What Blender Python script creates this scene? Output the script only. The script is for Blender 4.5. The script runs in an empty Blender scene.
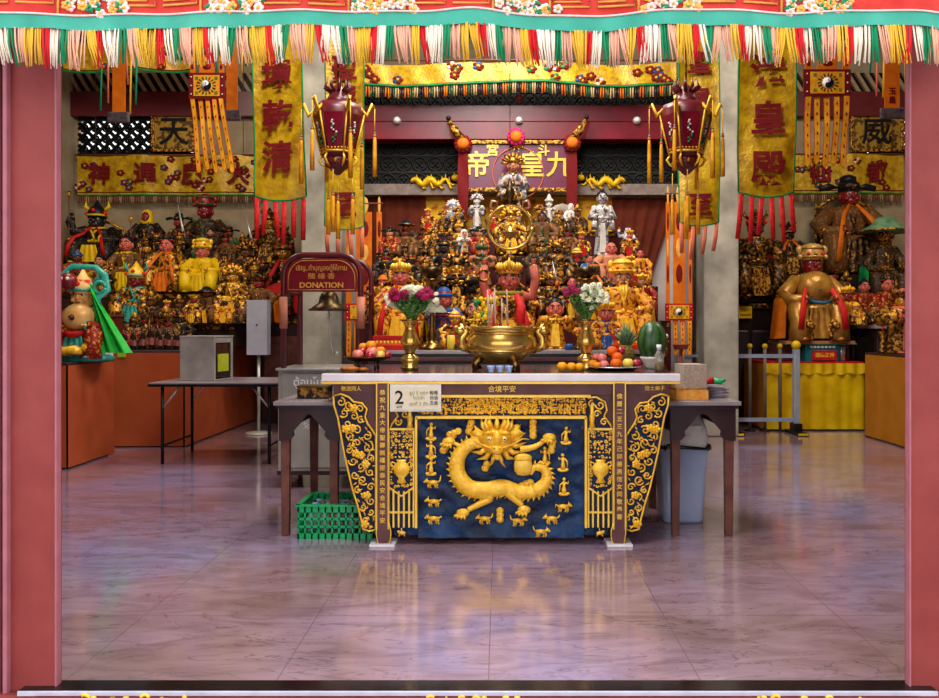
import bpy, math, random
from mathutils import Vector, Matrix, Euler
from math import sin, cos, pi
C = bpy.context.scene
COL = C.collection
random.seed(7)
# ---------------------------------------------------------------- camera, sky, exposure
EYE, F = 1.3, 800.0
cd = bpy.data.cameras.new('camera'); cam = bpy.data.objects.new('camera', cd); COL.objects.link(cam)
cam.location = (0, 0, EYE); cam.rotation_euler = (pi/2, 0, 0)
cd.sensor_width = 36; cd.lens = F/939*36
cd.shift_x = -(500-469.5)/939; cd.shift_y = -(349-325)/939
cd.clip_end = 200
C.camera = cam
w = bpy.data.worlds.new('sky'); C.world = w; w.use_nodes = True
bg = w.node_tree.nodes['Background']; bg.inputs[0].default_value = (0.90, 0.95, 1.0, 1); bg.inputs[1].default_value = 1.9
def area(name, loc, size, energy, col, rot=(0, 0, 0), sy=None):
    d = bpy.data.lights.new(name, 'AREA'); d.energy = energy; d.color = col
    d.shape = 'RECTANGLE'; d.size = size; d.size_y = sy or size
    o = bpy.data.objects.new(name, d); COL.objects.link(o); o.location = loc; o.rotation_euler = rot
    return o
area('fill_light_door', (-.5, 3.3, 4.9), 1.3, 120, (1, .98, .95), (math.radians(32), 0, 0))  # unseen fill added inside the door to brighten the altar front
area('fill_light_centre', (0, 5.4, 5.4), 1.2, 80, (1, .95, .88), (math.radians(12), 0, 0))  # added fill without a fixture, lifts the middle of the hall
area('fill_light_altar', (0, 7.6, 5.4), 1.0, 100, (1, .92, .82), (math.radians(20), 0, 0))  # added fill without a fixture, aimed at the stepped altar
area('fill_light_west', (-4.2, 7.6, 5.4), 1.2, 82, (1, .84, .66), (math.radians(22), 0, 0))  # unseen fill added to brighten the left hall
area('fill_light_east', (4.2, 7.6, 5.4), 1.2, 90, (1, .86, .70), (math.radians(22), 0, 0))  # unseen fill added to brighten the right hall
C.view_settings.view_transform = 'Standard'; C.view_settings.look = 'None'
C.view_settings.exposure = 0.44; C.view_settings.gamma = 1; C.view_settings.use_curve_mapping = False

# ---------------------------------------------------------------- helpers
def lin(c):
    return tuple(((v/255)/12.92 if v/255 <= .04045 else ((v/255+.055)/1.055)**2.4) for v in c[:3])
def P(px, py, Y):
    return Vector(((px-500)*Y/F, Y, EYE-(py-325)*Y/F))
MATS = {}
def M(name, col, rough=.5, metal=0, col2=None, var=.22, scale=14, bump=0, bscale=60, sharp=False, coat=0, pos=.5, em=None, trans=0):
    if name in MATS: return MATS[name]
    m = bpy.data.materials.new(name); m.use_nodes = True; nt = m.node_tree; b = nt.nodes['Principled BSDF']
    c1 = lin(col); c2 = lin(col2) if col2 else tuple(v*(1-var) for v in c1)
    tc = nt.nodes.new('ShaderNodeTexCoord')
    n = nt.nodes.new('ShaderNodeTexNoise'); n.inputs['Scale'].default_value = scale; n.inputs['Detail'].default_value = 4
    nt.links.new(tc.outputs['Object'], n.inputs['Vector'])
    r = nt.nodes.new('ShaderNodeValToRGB')
    d = .04 if sharp else .2
    r.color_ramp.elements[0].position = pos-d; r.color_ramp.elements[1].position = pos+d
    r.color_ramp.elements[0].color = (*c2, 1); r.color_ramp.elements[1].color = (*c1, 1)
    nt.links.new(n.outputs['Fac'], r.inputs['Fac']); nt.links.new(r.outputs['Color'], b.inputs['Base Color'])
    b.inputs['Roughness'].default_value = rough; b.inputs['Metallic'].default_value = metal
    b.inputs['Coat Weight'].default_value = coat
    if rough >= .38 and metal < .3: b.inputs['Specular IOR Level'].default_value = .22
    b.inputs['Transmission Weight'].default_value = trans
    if em: b.inputs['Emission Color'].default_value = (*lin(em[0]), 1); b.inputs['Emission Strength'].default_value = em[1]
    if bump:
        v = nt.nodes.new('ShaderNodeTexNoise'); v.inputs['Scale'].default_value = bscale; v.inputs['Detail'].default_value = 3
        nt.links.new(tc.outputs['Object'], v.inputs['Vector'])
        bp = nt.nodes.new('ShaderNodeBump'); bp.inputs['Strength'].default_value = bump; bp.inputs['Distance'].default_value = .01
        nt.links.new(v.outputs['Fac'], bp.inputs['Height']); nt.links.new(bp.outputs['Normal'], b.inputs['Normal'])
    MATS[name] = m; return m

class MB:
    def __init__(s, *mats):
        s.v = []; s.f = []; s.mi = []; s.sm = []; s.mats = list(mats); s.T = None
    def add(s, vs, fs, m=0, smooth=True):
        o = len(s.v)
        if s.T is not None: vs = [s.T @ Vector(p) for p in vs]
        s.v += [tuple(p) for p in vs]
        for f in fs: s.f.append(tuple(i+o for i in f)); s.mi.append(m); s.sm.append(smooth)
        return s
    def box(s, c, d, m=0, rz=0, ry=0, rx=0, taper=1.0):
        R = Euler((rx, ry, rz)).to_matrix(); c = Vector(c); vs = []
        for z in (-.5, .5):
            t = 1 if z > 0 else taper
            for x, y in ((-.5, -.5), (.5, -.5), (.5, .5), (-.5, .5)):
                vs.append(c+R @ Vector((x*d[0]*t, y*d[1]*t, z*d[2])))
        return s.add(vs, [(3, 2, 1, 0), (4, 5, 6, 7), (0, 1, 5, 4), (1, 2, 6, 5), (2, 3, 7, 6), (3, 0, 4, 7)], m, False)
    def tube(s, pts, r, n=8, m=0, flat=None, cap=True):
        pts = [Vector(p) for p in pts]; k = len(pts); vs = []; fs = []
        rs = r if isinstance(r, (list, tuple)) else [r]*k
        up = Vector((0, 0, 1)); prev = None
        for i, p in enumerate(pts):
            t = (pts[min(i+1, k-1)]-pts[max(i-1, 0)])
            if t.length < 1e-9: t = Vector((0, 0, 1))
            t.normalize()
            if prev is None:
                a = t.cross(Vector((0, 1, 0)));
                if a.length < .2: a = t.cross(Vector((1, 0, 0)))
            else:
                a = prev-t*prev.dot(t)
            a.normalize(); prev = a; b = t.cross(a)
            fl = flat or 1
            for j in range(n):
                q = 2*pi*j/n
                vs.append(p+a*(cos(q)*rs[i])+b*(sin(q)*rs[i]*fl))
        for i in range(k-1):
            for j in range(n):
                j2 = (j+1) % n
                fs.append((i*n+j, i*n+j2, (i+1)*n+j2, (i+1)*n+j))
        if cap: fs.append(tuple(range(n-1, -1, -1))); fs.append(tuple(range((k-1)*n, k*n)))
        return s.add(vs, fs, m)
    def ring(s, c, R, r, m=0, n=24, k=6, axis='y', sx=1, sz=1, a0=0, a1=2*pi):
        pts = []
        for i in range(n+1):
            q = a0+(a1-a0)*i/n; u, v = cos(q)*R*sx, sin(q)*R*sz
            pts.append(Vector(c)+(Vector((u, 0, v)) if axis == 'y' else Vector((u, v, 0)) if axis == 'z' else Vector((0, u, v))))
        return s.tube(pts, r, k, m)
    def lathe(s, prof, c=(0, 0, 0), n=20, m=0, sx=1, sy=1, fold=0, k=9, ph=0):
        c = Vector(c); vs = []; fs = []
        for i, (r, z) in enumerate(prof):
            for j in range(n):
                q = 2*pi*j/n; rr = r*(1+fold*sin(k*q+ph+i*.5))
                vs.append(c+Vector((cos(q)*rr*sx, sin(q)*rr*sy, z)))
        for i in range(len(prof)-1):
            for j in range(n):
                j2 = (j+1) % n; fs.append((i*n+j, i*n+j2, (i+1)*n+j2, (i+1)*n+j))
        if prof[0][0] > 1e-5: fs.append(tuple(range(n-1, -1, -1)))
        if prof[-1][0] > 1e-5: fs.append(tuple(range((len(prof)-1)*n, len(prof)*n)))
        return s.add(vs, fs, m)
    def ball(s, c, r, m=0, n=12, k=8, jit=0):
        if not isinstance(r, (list, tuple)): r = (r, r, r)
        c = Vector(c); vs = []; fs = []
        for i in range(k+1):
            a = pi*i/k
            for j in range(n):
                q = 2*pi*j/n; u = 1+jit*sin(3*q+5*a)
                vs.append(c+Vector((sin(a)*cos(q)*r[0]*u, sin(a)*sin(q)*r[1]*u, -cos(a)*r[2])))
        for i in range(k):
            for j in range(n):
                j2 = (j+1) % n; fs.append((i*n+j, i*n+j2, (i+1)*n+j2, (i+1)*n+j))
        return s.add(vs, fs, m)
    def prism(s, poly, y0, y1, m=0, axis='y'):
        n = len(poly)
        ar = sum(poly[i][0]*poly[(i+1) % n][1]-poly[(i+1) % n][0]*poly[i][1] for i in range(n))
        if ar < 0: poly = poly[::-1]
        f = (lambda a, b, d: (a, d, b)) if axis == 'y' else (lambda a, b, d: (a, b, d)) if axis == 'z' else (lambda a, b, d: (d, a, b))
        vs = [f(a, b, y0) for a, b in poly]+[f(a, b, y1) for a, b in poly]
        fs = [tuple(range(n)), tuple(range(2*n-1, n-1, -1))]+[(i, i+n, (i+1) % n+n, (i+1) % n) for i in range(n)]
        return s.add(vs, fs, m, False)
    def sheet(s, fn, nu, nv, m=0, th=0):
        vs = [Vector(fn(i/nu, j/nv)) for j in range(nv+1) for i in range(nu+1)]
        fs = [(j*(nu+1)+i, j*(nu+1)+i+1, (j+1)*(nu+1)+i+1, (j+1)*(nu+1)+i) for j in range(nv) for i in range(nu)]
        mm = m if callable(m) else None
        if mm:
            o = len(s.v); s.add(vs, fs, 0)
            for q in range(nu*nv): s.mi[len(s.mi)-nu*nv+q] = mm((q % nu+.5)/nu, (q//nu+.5)/nv)
        else: s.add(vs, fs, m)
        return s
    def text(s, body, size, c, m=0, ext=.002, off=0, sx=1, rz=0, ry=0, fn=None, vert=False, gap=1.15, rx=0):
        """lettering standing in the xz plane, facing -y, centred on c"""
        lines = list(body) if vert else [body]
        for i, ln in enumerate(lines):
            if ln == ' ': continue
            cu = bpy.data.curves.new('t', 'FONT'); cu.body = ln; cu.size = size; cu.extrude = ext; cu.offset = off*size
            cu.align_x = 'CENTER'; cu.align_y = 'CENTER'; cu.resolution_u = 3
            ob = bpy.data.objects.new('t', cu); COL.objects.link(ob)
            bpy.context.view_layer.update()
            me = bpy.data.meshes.new_from_object(ob.evaluated_get(bpy.context.evaluated_depsgraph_get()))
            R = Euler((rx, ry, rz)).to_matrix()
            vs = []
            for v in me.vertices:
                p = R @ Vector((v.co.x*sx, -v.co.z, v.co.y))
                p += Vector(c)+R @ Vector((0, 0, -(i-(len(lines)-1)/2)*size*gap))
                vs.append(fn(p) if fn else p)
            s.add(vs, [tuple(f.vertices) for f in me.polygons], m, False)
            bpy.data.objects.remove(ob); bpy.data.curves.remove(cu); bpy.data.meshes.remove(me)
        return s
    def obj(s, name, parent=None, loc=None, rz=0, bev=0):
        me = bpy.data.meshes.new(name); me.from_pydata(s.v, [], s.f)
        for m in s.mats: me.materials.append(m)
        me.polygons.foreach_set('material_index', s.mi); me.polygons.foreach_set('use_smooth', s.sm)
        me.update()
        o = bpy.data.objects.new(name, me); COL.objects.link(o)
        if parent: o.parent = parent
        if loc is not None: o.location = loc
        o.rotation_euler.z = rz
        if bev:
            b = o.modifiers.new('edge', 'BEVEL'); b.width = bev; b.segments = 2; b.limit_method = 'ANGLE'
        return o
def tag(o, label, cat, group=None, kind=None):
    o['label'] = label; o['category'] = cat
    if group: o['group'] = group
    if kind: o['kind'] = kind
    return o
def thing(name, label, cat, loc=(0, 0, 0), rz=0, group=None):
    o = bpy.data.objects.new(name, None); COL.objects.link(o); o.empty_display_size = .05
    o.location = loc; o.rotation_euler.z = rz
    return tag(o, label, cat, group)
def struct(mb, name, bev=0):
    o = mb.obj(name, bev=bev); o['kind'] = 'structure'; return o
def dup(root, loc, label=None, group=None, scale=1, rz=0):
    r = root.copy(); COL.objects.link(r); r.location = loc; r.scale = (scale,)*3; r.rotation_euler.z = rz
    if label: r['label'] = label
    if group: r['group'] = group
    for ch in list(root.children):
        c = ch.copy(); COL.objects.link(c); c.parent = r
        for g in list(ch.children):
            d = g.copy(); COL.objects.link(d); d.parent = c
    return r
def spiral(mb, c, R, turns, a0, sgn, r, m=0, n=16, y=0):
    """carved curl in the xz plane"""
    pts = []
    for i in range(n+1):
        t = i/n; q = a0+sgn*2*pi*turns*t; rr = R*(1-.85*t)
        pts.append((c[0]+cos(q)*rr, y, c[1]+sin(q)*rr))
    return mb.tube(pts, [r*(1-.3*i/n) for i in range(n+1)], 5, m)
def carving(mb, x0, x1, z0, z1, y, step, m, seed, r=.0045, inside=None):
    """dense low relief of curls, leaves and beads"""
    R = random.Random(seed); nx = max(1, round((x1-x0)/step)); nz = max(1, round((z1-z0)/step))
    for i in range(nx):
        for j in range(nz):
            x = x0+(i+.5+R.uniform(-.25, .25))*(x1-x0)/nx; z = z0+(j+.5+R.uniform(-.25, .25))*(z1-z0)/nz
            if inside and not inside(x, z): continue
            k = R.random()
            if k < .5: spiral(mb, (x, z), step*.5, R.uniform(.8, 1.4), R.uniform(0, 6.3), R.choice((-1, 1)), r, m, 9, y)
            elif k < .75:
                a = R.uniform(0, 6.3); d = step*.45
                mb.tube([(x-cos(a)*d, y, z-sin(a)*d), (x, y-r, z), (x+cos(a)*d, y, z+sin(a)*d)], [r*.4, r*1.6, r*.4], 5, m)
            else: mb.ball((x, y, z), (step*.26, r*1.5, step*.22), m, 7, 5)
# ---------------------------------------------------------------- materials
post_red = M('painted_red_wood', (140, 60, 56), .55, 0, (126, 48, 46), scale=6, bump=.06)
post_edge = M('painted_pink_wood', (168, 100, 110), .5)
beam_red = M('crimson_lacquer', (118, 12, 34), .35, 0, (92, 8, 26), scale=5)
dark_wood = M('dark_lattice_wood', (16, 17, 16), .6, 0, (8, 8, 8))
dark_wood2 = M('lattice_relief_wood', (34, 36, 32), .55, 0, (18, 20, 18))
plaster = M('aged_cream_plaster', (176, 160, 132), .85, 0, (146, 128, 100), scale=3, bump=.1)
white_wall = M('pale_wall', (200, 190, 185), .8, 0, (176, 160, 155), scale=3)
ceil_m = M('ceiling_board', (110, 84, 60), .8)
column_m = M('worn_cement_column', (186, 180, 164), .45, 0, (128, 124, 114), scale=3.2, bump=.15, bscale=12)
steel = M('brushed_steel', (214, 214, 212), .3, .45, (170, 170, 168), scale=5)
steel_dull = M('grey_painted_steel', (176, 176, 166), .45, .35, (150, 148, 138), scale=4)
gold = M('gilded_carving', (255, 210, 64), .28, .15, (240, 168, 22), scale=30, bump=.35, bscale=120)
gold_bright = M('bright_gilt_line', (250, 206, 80), .3, .15, (238, 184, 48), scale=20)
gold_worn = M('worn_gilt', (206, 146, 40), .34, .5, (66, 32, 14), scale=26, sharp=True, pos=.50, bump=.6, bscale=70)
gold_dark = M('smoky_gilt', (150, 100, 30), .36, .5, (30, 16, 10), scale=24, sharp=True, pos=.54, bump=.6, bscale=60)
brass = M('polished_brass', (232, 198, 108), .24, .85, (206, 164, 76), scale=6)
brass_old = M('old_brass', (150, 116, 60), .3, 1, (100, 74, 36), scale=12)
bronze = M('dark_bronze', (96, 76, 46), .35, .9, (56, 42, 24), scale=10)
silver = M('porcelain_silver', (196, 190, 186), .25, .2, (96, 92, 104), scale=22, sharp=True, pos=.47, bump=.4, bscale=60)
porcelain = M('white_porcelain', (230, 224, 214), .2, 0, (200, 190, 180), scale=9)
bluewhite = M('blue_and_white_porcelain', (216, 216, 220), .2, 0, (84, 92, 150), scale=30, sharp=True, pos=.45)
navy = M('navy_lacquer', (24, 32, 70), .42, 0, (10, 14, 36), scale=9, bump=.2, bscale=30)
sea_blue = M('painted_blue_waves', (16, 58, 104), .38, 0, (6, 12, 36), scale=7, bump=1, bscale=22)
altar_brown = M('plum_brown_lacquer', (112, 74, 74), .4, 0, (92, 56, 56), scale=8, bump=.05)
dark_brown = M('dark_brown_lacquer', (58, 36, 38), .35, 0, (38, 24, 26), scale=6)
wood_brown = M('reddish_brown_wood', (126, 78, 66), .5, 0, (92, 54, 46), scale=10)
marble = M('white_marble', (236, 230, 232), .2, 0, (214, 206, 214), scale=5)
marble_g = M('grey_marble', (160, 150, 150), .2, 0, (120, 110, 116), scale=5)
rust_cloth = M('rust_orange_cloth', (178, 82, 42), .85, 0, (164, 70, 34), scale=4, bump=.15, bscale=120)
ochre_cloth = M('ochre_cloth', (190, 122, 26), .85, 0, (172, 104, 18), scale=4, bump=.1, bscale=120)
yellow_satin = M('yellow_satin', (232, 196, 16), .42, .05, (206, 160, 10), scale=6)
gold_satin = M('gold_brocade', (220, 180, 20), .36, .15, (158, 112, 10), scale=13, bump=.5, bscale=40)
orange_silk = M('orange_silk', (226, 120, 20), .5, 0, (196, 90, 14), scale=10)
marigold = M('marigold_cloth', (244, 182, 34), .6, 0, (216, 134, 20), scale=16)
red_cloth = M('scarlet_cloth', (206, 26, 26), .55, 0, (160, 14, 20), scale=10)
crimson_cloth = M('crimson_character_cloth', (118, 12, 16), .7)
coral = M('coral_ribbon', (224, 120, 88), .6)
scarlet_rib = M('red_ribbon', (226, 44, 40), .55, 0, (190, 20, 26), scale=40)
brown_drape = M('brown_drape', (104, 40, 16), .85, 0, (80, 26, 12), scale=5)
maroon = M('maroon_paint', (106, 30, 38), .35, 0, (88, 20, 30), scale=5)
black = M('black_paint', (24, 22, 26), .4)
black_gloss = M('black_lacquer', (20, 18, 22), .2, 0, (34, 26, 22), scale=20)
white = M('white_paint', (235, 235, 235), .5, var=.06)
teal = M('teal_satin', (70, 164, 142), .6, 0, (48, 144, 122), scale=8)
val_red = M('embroidered_red', (206, 60, 46), .6, 0, (184, 34, 30), scale=12)
val_gold = M('embroidery_gold', (244, 178, 82), .5)
val_pink = M('embroidery_pink', (250, 206, 200), .6)
pink_thread = M('pink_thread', (242, 180, 150), .7)
yel_thread = M('yellow_thread', (240, 188, 60), .7)
white_thread = M('white_thread', (252, 236, 214), .7)
green_thread = M('green_thread', (20, 142, 92), .7)
red_thread = M('red_thread', (222, 26, 36), .7)
green_cloth = M('green_silk', (16, 150, 74), .45, 0, (10, 110, 56), scale=10)
bright_green = M('bright_green_silk', (40, 206, 66), .4, 0, (24, 170, 50), scale=10)
turq = M('turquoise_paint', (60, 180, 160), .35, 0, (30, 130, 120), scale=12)
blue_paint = M('blue_paint', (40, 90, 160), .4, 0, (26, 60, 120), scale=12)
plastic_green = M('green_plastic', (20, 176, 100), .35, 0, (14, 160, 88), scale=8)
pinkskin = M('painted_pink_skin', (212, 112, 92), .45, 0, (184, 84, 72), scale=14)
paleskin = M('painted_pale_skin', (204, 138, 98), .45, 0, (170, 104, 70), scale=14)
redskin = M('painted_red_skin', (150, 26, 28), .35, 0, (104, 14, 20), scale=12)
blackskin = M('painted_black_skin', (26, 22, 26), .3, 0, (44, 34, 34), scale=12)
brownskin = M('smoked_wood_skin', (110, 62, 38), .45, 0, (84, 44, 26), scale=12)
goldskin = M('gilded_skin', (220, 164, 60), .3, .5, (190, 130, 40), scale=14)
robe_dark = M('smoked_brocade', (52, 36, 26), .5, .1, (126, 88, 32), scale=30, sharp=True, pos=.42, bump=.5)
robe_black = M('black_and_gold_brocade', (26, 22, 22), .45, .1, (150, 106, 36), scale=34, sharp=True, pos=.36, bump=.4)
robe_red = M('red_and_gold_brocade', (134, 22, 20), .45, .1, (200, 134, 40), scale=34, sharp=True, pos=.42, bump=.4)
robe_brown = M('brown_carved_robe', (104, 66, 36), .5, .1, (150, 108, 44), scale=28, sharp=True, pos=.42, bump=.5)
robe_yellow = M('yellow_and_red_brocade', (216, 146, 30), .5, .1, (130, 36, 18), scale=36, sharp=True, pos=.46, bump=.4)
robe_blue = M('blue_painted_robe', (44, 82, 140), .45, 0, (214, 190, 160), scale=30, sharp=True, pos=.4, bump=.3)
robe_green = M('green_painted_robe', (40, 90, 60), .45, 0, (150, 110, 50), scale=30, sharp=True, pos=.42, bump=.3)
paper = M('cream_paper', (236, 224, 196), .8, var=.06)
ink = M('black_ink', (40, 36, 34), .7)
# ---------------------------------------------------------------- the hall
def floor_material():
    m = bpy.data.materials.new('polished_marble_reflected_tint'); m.use_nodes = True; nt = m.node_tree; N = nt.nodes; L = nt.links
    b = N['Principled BSDF']; tc = N.new('ShaderNodeTexCoord')
    mp = N.new('ShaderNodeMapping'); mp.inputs['Scale'].default_value = (.8, 2.3, 1); L.new(tc.outputs['Object'], mp.inputs[0])
    n1 = N.new('ShaderNodeTexNoise'); n1.inputs['Scale'].default_value = .55; n1.inputs['Detail'].default_value = 3; L.new(tc.outputs['Object'], n1.inputs['Vector'])
    r1 = N.new('ShaderNodeValToRGB'); e = r1.color_ramp.elements
    e[0].position = .34; e[0].color = (*lin((130, 104, 96)), 1); e[1].position = .66; e[1].color = (*lin((150, 144, 186)), 1)  # lilac end of the ramp puts reflected light into the marble colour
    k = r1.color_ramp.elements.new(.5); k.color = (*lin((156, 128, 144)), 1)
    L.new(n1.outputs['Fac'], r1.inputs[0])
    n2 = N.new('ShaderNodeTexNoise'); n2.inputs['Scale'].default_value = 3.2; n2.inputs['Detail'].default_value = 9; n2.inputs['Distortion'].default_value = 1.4
    L.new(mp.outputs[0], n2.inputs['Vector'])
    r2 = N.new('ShaderNodeValToRGB'); e = r2.color_ramp.elements
    e[0].position = .28; e[0].color = (.52, .47, .46, 1); e[1].position = .6; e[1].color = (1.1, 1.08, 1.1, 1)
    L.new(n2.outputs['Fac'], r2.inputs[0])
    mx = N.new('ShaderNodeMixRGB'); mx.blend_type = 'MULTIPLY'; mx.inputs[0].default_value = .7
    L.new(r1.outputs[0], mx.inputs[1]); L.new(r2.outputs[0], mx.inputs[2])
    # dark veins
    n3 = N.new('ShaderNodeTexNoise'); n3.inputs['Scale'].default_value = 1.7; n3.inputs['Detail'].default_value = 7; n3.inputs['Distortion'].default_value = 2.2
    mp3 = N.new('ShaderNodeMapping'); mp3.inputs['Scale'].default_value = (.8, 3.2, 1); mp3.inputs['Location'].default_value = (3, 5, 0)
    L.new(tc.outputs['Object'], mp3.inputs[0]); L.new(mp3.outputs[0], n3.inputs['Vector'])
    sb = N.new('ShaderNodeMath'); sb.operation = 'SUBTRACT'; sb.inputs[1].default_value = .5; L.new(n3.outputs['Fac'], sb.inputs[0])
    ab = N.new('ShaderNodeMath'); ab.operation = 'ABSOLUTE'; L.new(sb.outputs[0], ab.inputs[0])
    rv = N.new('ShaderNodeMapRange'); rv.inputs['From Min'].default_value = 0; rv.inputs['From Max'].default_value = .012
    rv.inputs['To Min'].default_value = .45; rv.inputs['To Max'].default_value = 1; L.new(ab.outputs[0], rv.inputs['Value'])
    mv = N.new('ShaderNodeMixRGB'); mv.blend_type = 'MULTIPLY'; mv.inputs[0].default_value = .8
    L.new(mx.outputs[0], mv.inputs[1]); L.new(rv.outputs[0], mv.inputs[2])
    # tile joints
    sep = N.new('ShaderNodeSeparateXYZ'); L.new(tc.outputs['Object'], sep.inputs[0]); outs = []
    for ax, off in (('X', .044), ('Y', .30)):
        a = N.new('ShaderNodeMath'); a.operation = 'ADD'; a.inputs[1].default_value = off+77.5; L.new(sep.outputs[ax], a.inputs[0])
        d = N.new('ShaderNodeMath'); d.operation = 'DIVIDE'; d.inputs[1].default_value = .775; L.new(a.outputs[0], d.inputs[0])
        f = N.new('ShaderNodeMath'); f.operation = 'FRACT'; L.new(d.outputs[0], f.inputs[0])
        g = N.new('ShaderNodeMath'); g.operation = 'LESS_THAN'; g.inputs[1].default_value = .005 if ax == 'X' else .006; L.new(f.outputs[0], g.inputs[0]); outs.append(g)
    mm = N.new('ShaderNodeMath'); mm.operation = 'MAXIMUM'; L.new(outs[0].outputs[0], mm.inputs[0]); L.new(outs[1].outputs[0], mm.inputs[1])
    mj = N.new('ShaderNodeMixRGB'); mj.inputs[2].default_value = (*lin((112, 92, 98)), 1)
    L.new(mm.outputs[0], mj.inputs[0]); L.new(mv.outputs[0], mj.inputs[1]); L.new(mj.outputs[0], b.inputs['Base Color'])
    b.inputs['Roughness'].default_value = .11; b.inputs['Coat Weight'].default_value = .7; b.inputs['Coat Roughness'].default_value = .13
    bp = N.new('ShaderNodeBump'); bp.inputs['Strength'].default_value = .04; bp.inputs['Distance'].default_value = .02
    L.new(n1.outputs['Fac'], bp.inputs['Height']); L.new(bp.outputs[0], b.inputs['Normal'])
    return m
struct(MB(floor_material()).box((0, 7.4, -.05), (13.6, 9.4, .1)), 'floor')
struct(MB(M('outdoor_paving', (150, 120, 110), .8)).box((0, -1.2, -.1), (16, 7.3, .1)), 'ground')
def Zp(py, Y): return EYE-(py-325)*Y/F
XW = 6.7
struct(MB(plaster).box((-XW-.06, 7.4, 2.8), (.12, 9.5, 5.8)), 'wall_left')
struct(MB(plaster).box((XW+.06, 7.4, 2.8), (.12, 9.5, 5.8)), 'wall_right')
struct(MB(ceil_m).box((0, 7.4, 5.65), (13.6, 9.5, .1)), 'ceiling')
# back wall with two window openings high up
zl0, zl1 = Zp(155, 11.9), Zp(117, 11.9)
b = MB(plaster); b.box((0, 12.05, zl0/2), (13.6, .14, zl0)); b.box((0, 12.05, (zl1+5.6)/2), (13.6, .14, 5.6-zl1))
xa, xb, xc, xd = -6.3, -4.55, 5.5, 6.5
for p, q in ((-6.8, xa), (xb, xc), (xd, 6.8)): b.box(((p+q)/2, 12.05, (zl0+zl1)/2), (q-p, .14, zl1-zl0))
struct(b, 'wall_back')
def lattice_window(x0, x1, name):
    m = MB(dark_wood, beam_red); st = .165; z0, z1 = zl0, zl1; y = 11.97
    def clipline(x, s):
        # diagonal bars x+s*t
        h = z1-z0; pts = []
        a, bb = (x, z0), (x+s*h, z1)
        (ax, az), (bx, bz) = a, bb
        for lo, hi in ((x0, x1),):
            def cut(px_, pz, qx, qz):
                if px_ < lo: t = (lo-px_)/(qx-px_) if qx != px_ else 0; return lo, pz+(qz-pz)*t
                if px_ > hi: t = (hi-px_)/(qx-px_) if qx != px_ else 0; return hi, pz+(qz-pz)*t
                return px_, pz
            if max(ax, bx) < lo or min(ax, bx) > hi: return
            a2 = cut(ax, az, bx, bz); b2 = cut(bx, bz, ax, az)
            m.tube([(a2[0], y, a2[1]), (b2[0], y, b2[1])], .03, 4)
    x = x0-(z1-z0)
    while x < x1+(z1-z0):
        clipline(x, 1); clipline(x+(z1-z0), -1); x += st
    nx = int((x1-x0)/st)
    for i in range(nx):
        for j in range(int((z1-z0)/st)):
            m.ring((x0+(i+.5)*st, y, z0+(j+.5)*st), .052, .02, 0, 8, 4)
    m.box(((x0+x1)/2, y, z0+.02), (x1-x0, .06, .05)); m.box(((x0+x1)/2, y, z1-.02), (x1-x0, .06, .05))
    return struct(m, name)
lattice_window(xa, xb, 'window_1'); lattice_window(xc, xd, 'window_2')
# columns, the partition behind the centre altar
b = MB(column_m)
xl0, xl1 = (301-500)*9.3/F, (342-500)*9.3/F
b.box(((xl0+xl1)/2, 9.55, 2.8), (xl1-xl0, .5, 5.6)); struct(b, 'wall_column_left', .02)
xr0, xr1 = (704-500)*9.3/F, (739-500)*9.3/F
b = MB(column_m); b.box(((xr0+xr1)/2, 9.55, 2.8), (xr1-xr0, .5, 5.6))
struct(b, 'wall_column_right', .02)
struct(MB(white_wall).box(((xl1+xr0)/2, 9.86, 1.45), (xr0-xl1, .12, 2.9)), 'wall_partition')
struct(MB(white_wall).box((2.22, 9.7, 1.45), (.16, .2, 2.9)), 'trim_4')
zb = Zp(196, 9.7); zt = Zp(190, 9.7)
struct(MB(M('stone_lintel', (140, 126, 118), .7, 0, (110, 96, 90))).box(((xl1+xr0)/2, 9.72, (zb+zt)/2+.03), (xr0-xl1, .22, .13)), 'trim_1')
def lattice_board(z0, z1, y, name):
    m = MB(dark_wood, dark_wood2); x0, x1 = xl1, xr0
    m.box(((x0+x1)/2, y+.03, (z0+z1)/2), (x1-x0, .04, z1-z0)); n = 22; st = (x1-x0)/n; k = max(1, round((z1-z0)/st)); sz = (z1-z0)/k
    for i in range(n):
        for j in range(k):
            c = (x0+(i+.5)*st, y, z0+(j+.5)*sz)
            m.ring(c, st*.44, .012, 1, 10, 4)
            for a in range(4): m.ball((c[0]+cos(a*pi/2+.785)*st*.2, y, c[2]+sin(a*pi/2+.785)*st*.2), (st*.1, .012, st*.1), 1, 6, 4)
            m.ball(c, (st*.1, .02, st*.1), 1, 6, 4)
    for j in range(k+1): m.box(((x0+x1)/2, y+.01, z0+j*sz), (x1-x0, .03, .022), 1)
    return struct(m, name)
lattice_board(Zp(189, 9.7), Zp(139, 9.7), 9.7, 'wall_lattice_lower')
lattice_board(Zp(106, 9.7), Zp(78, 9.7), 9.7, 'wall_lattice_upper')
b = MB(beam_red); z0, z1 = Zp(140, 9.5), Zp(106, 9.5)
b.box(((xl1+xr0)/2, 9.58, (z0+z1)/2), (xr0-xl1, .24, z1-z0)); b.box(((xl1+xr0)/2, 9.57, (z0+z1)/2+.01), (xr0-xl1, .24, .012)); struct(b, 'ceiling_beam_centre', .01)
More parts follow.
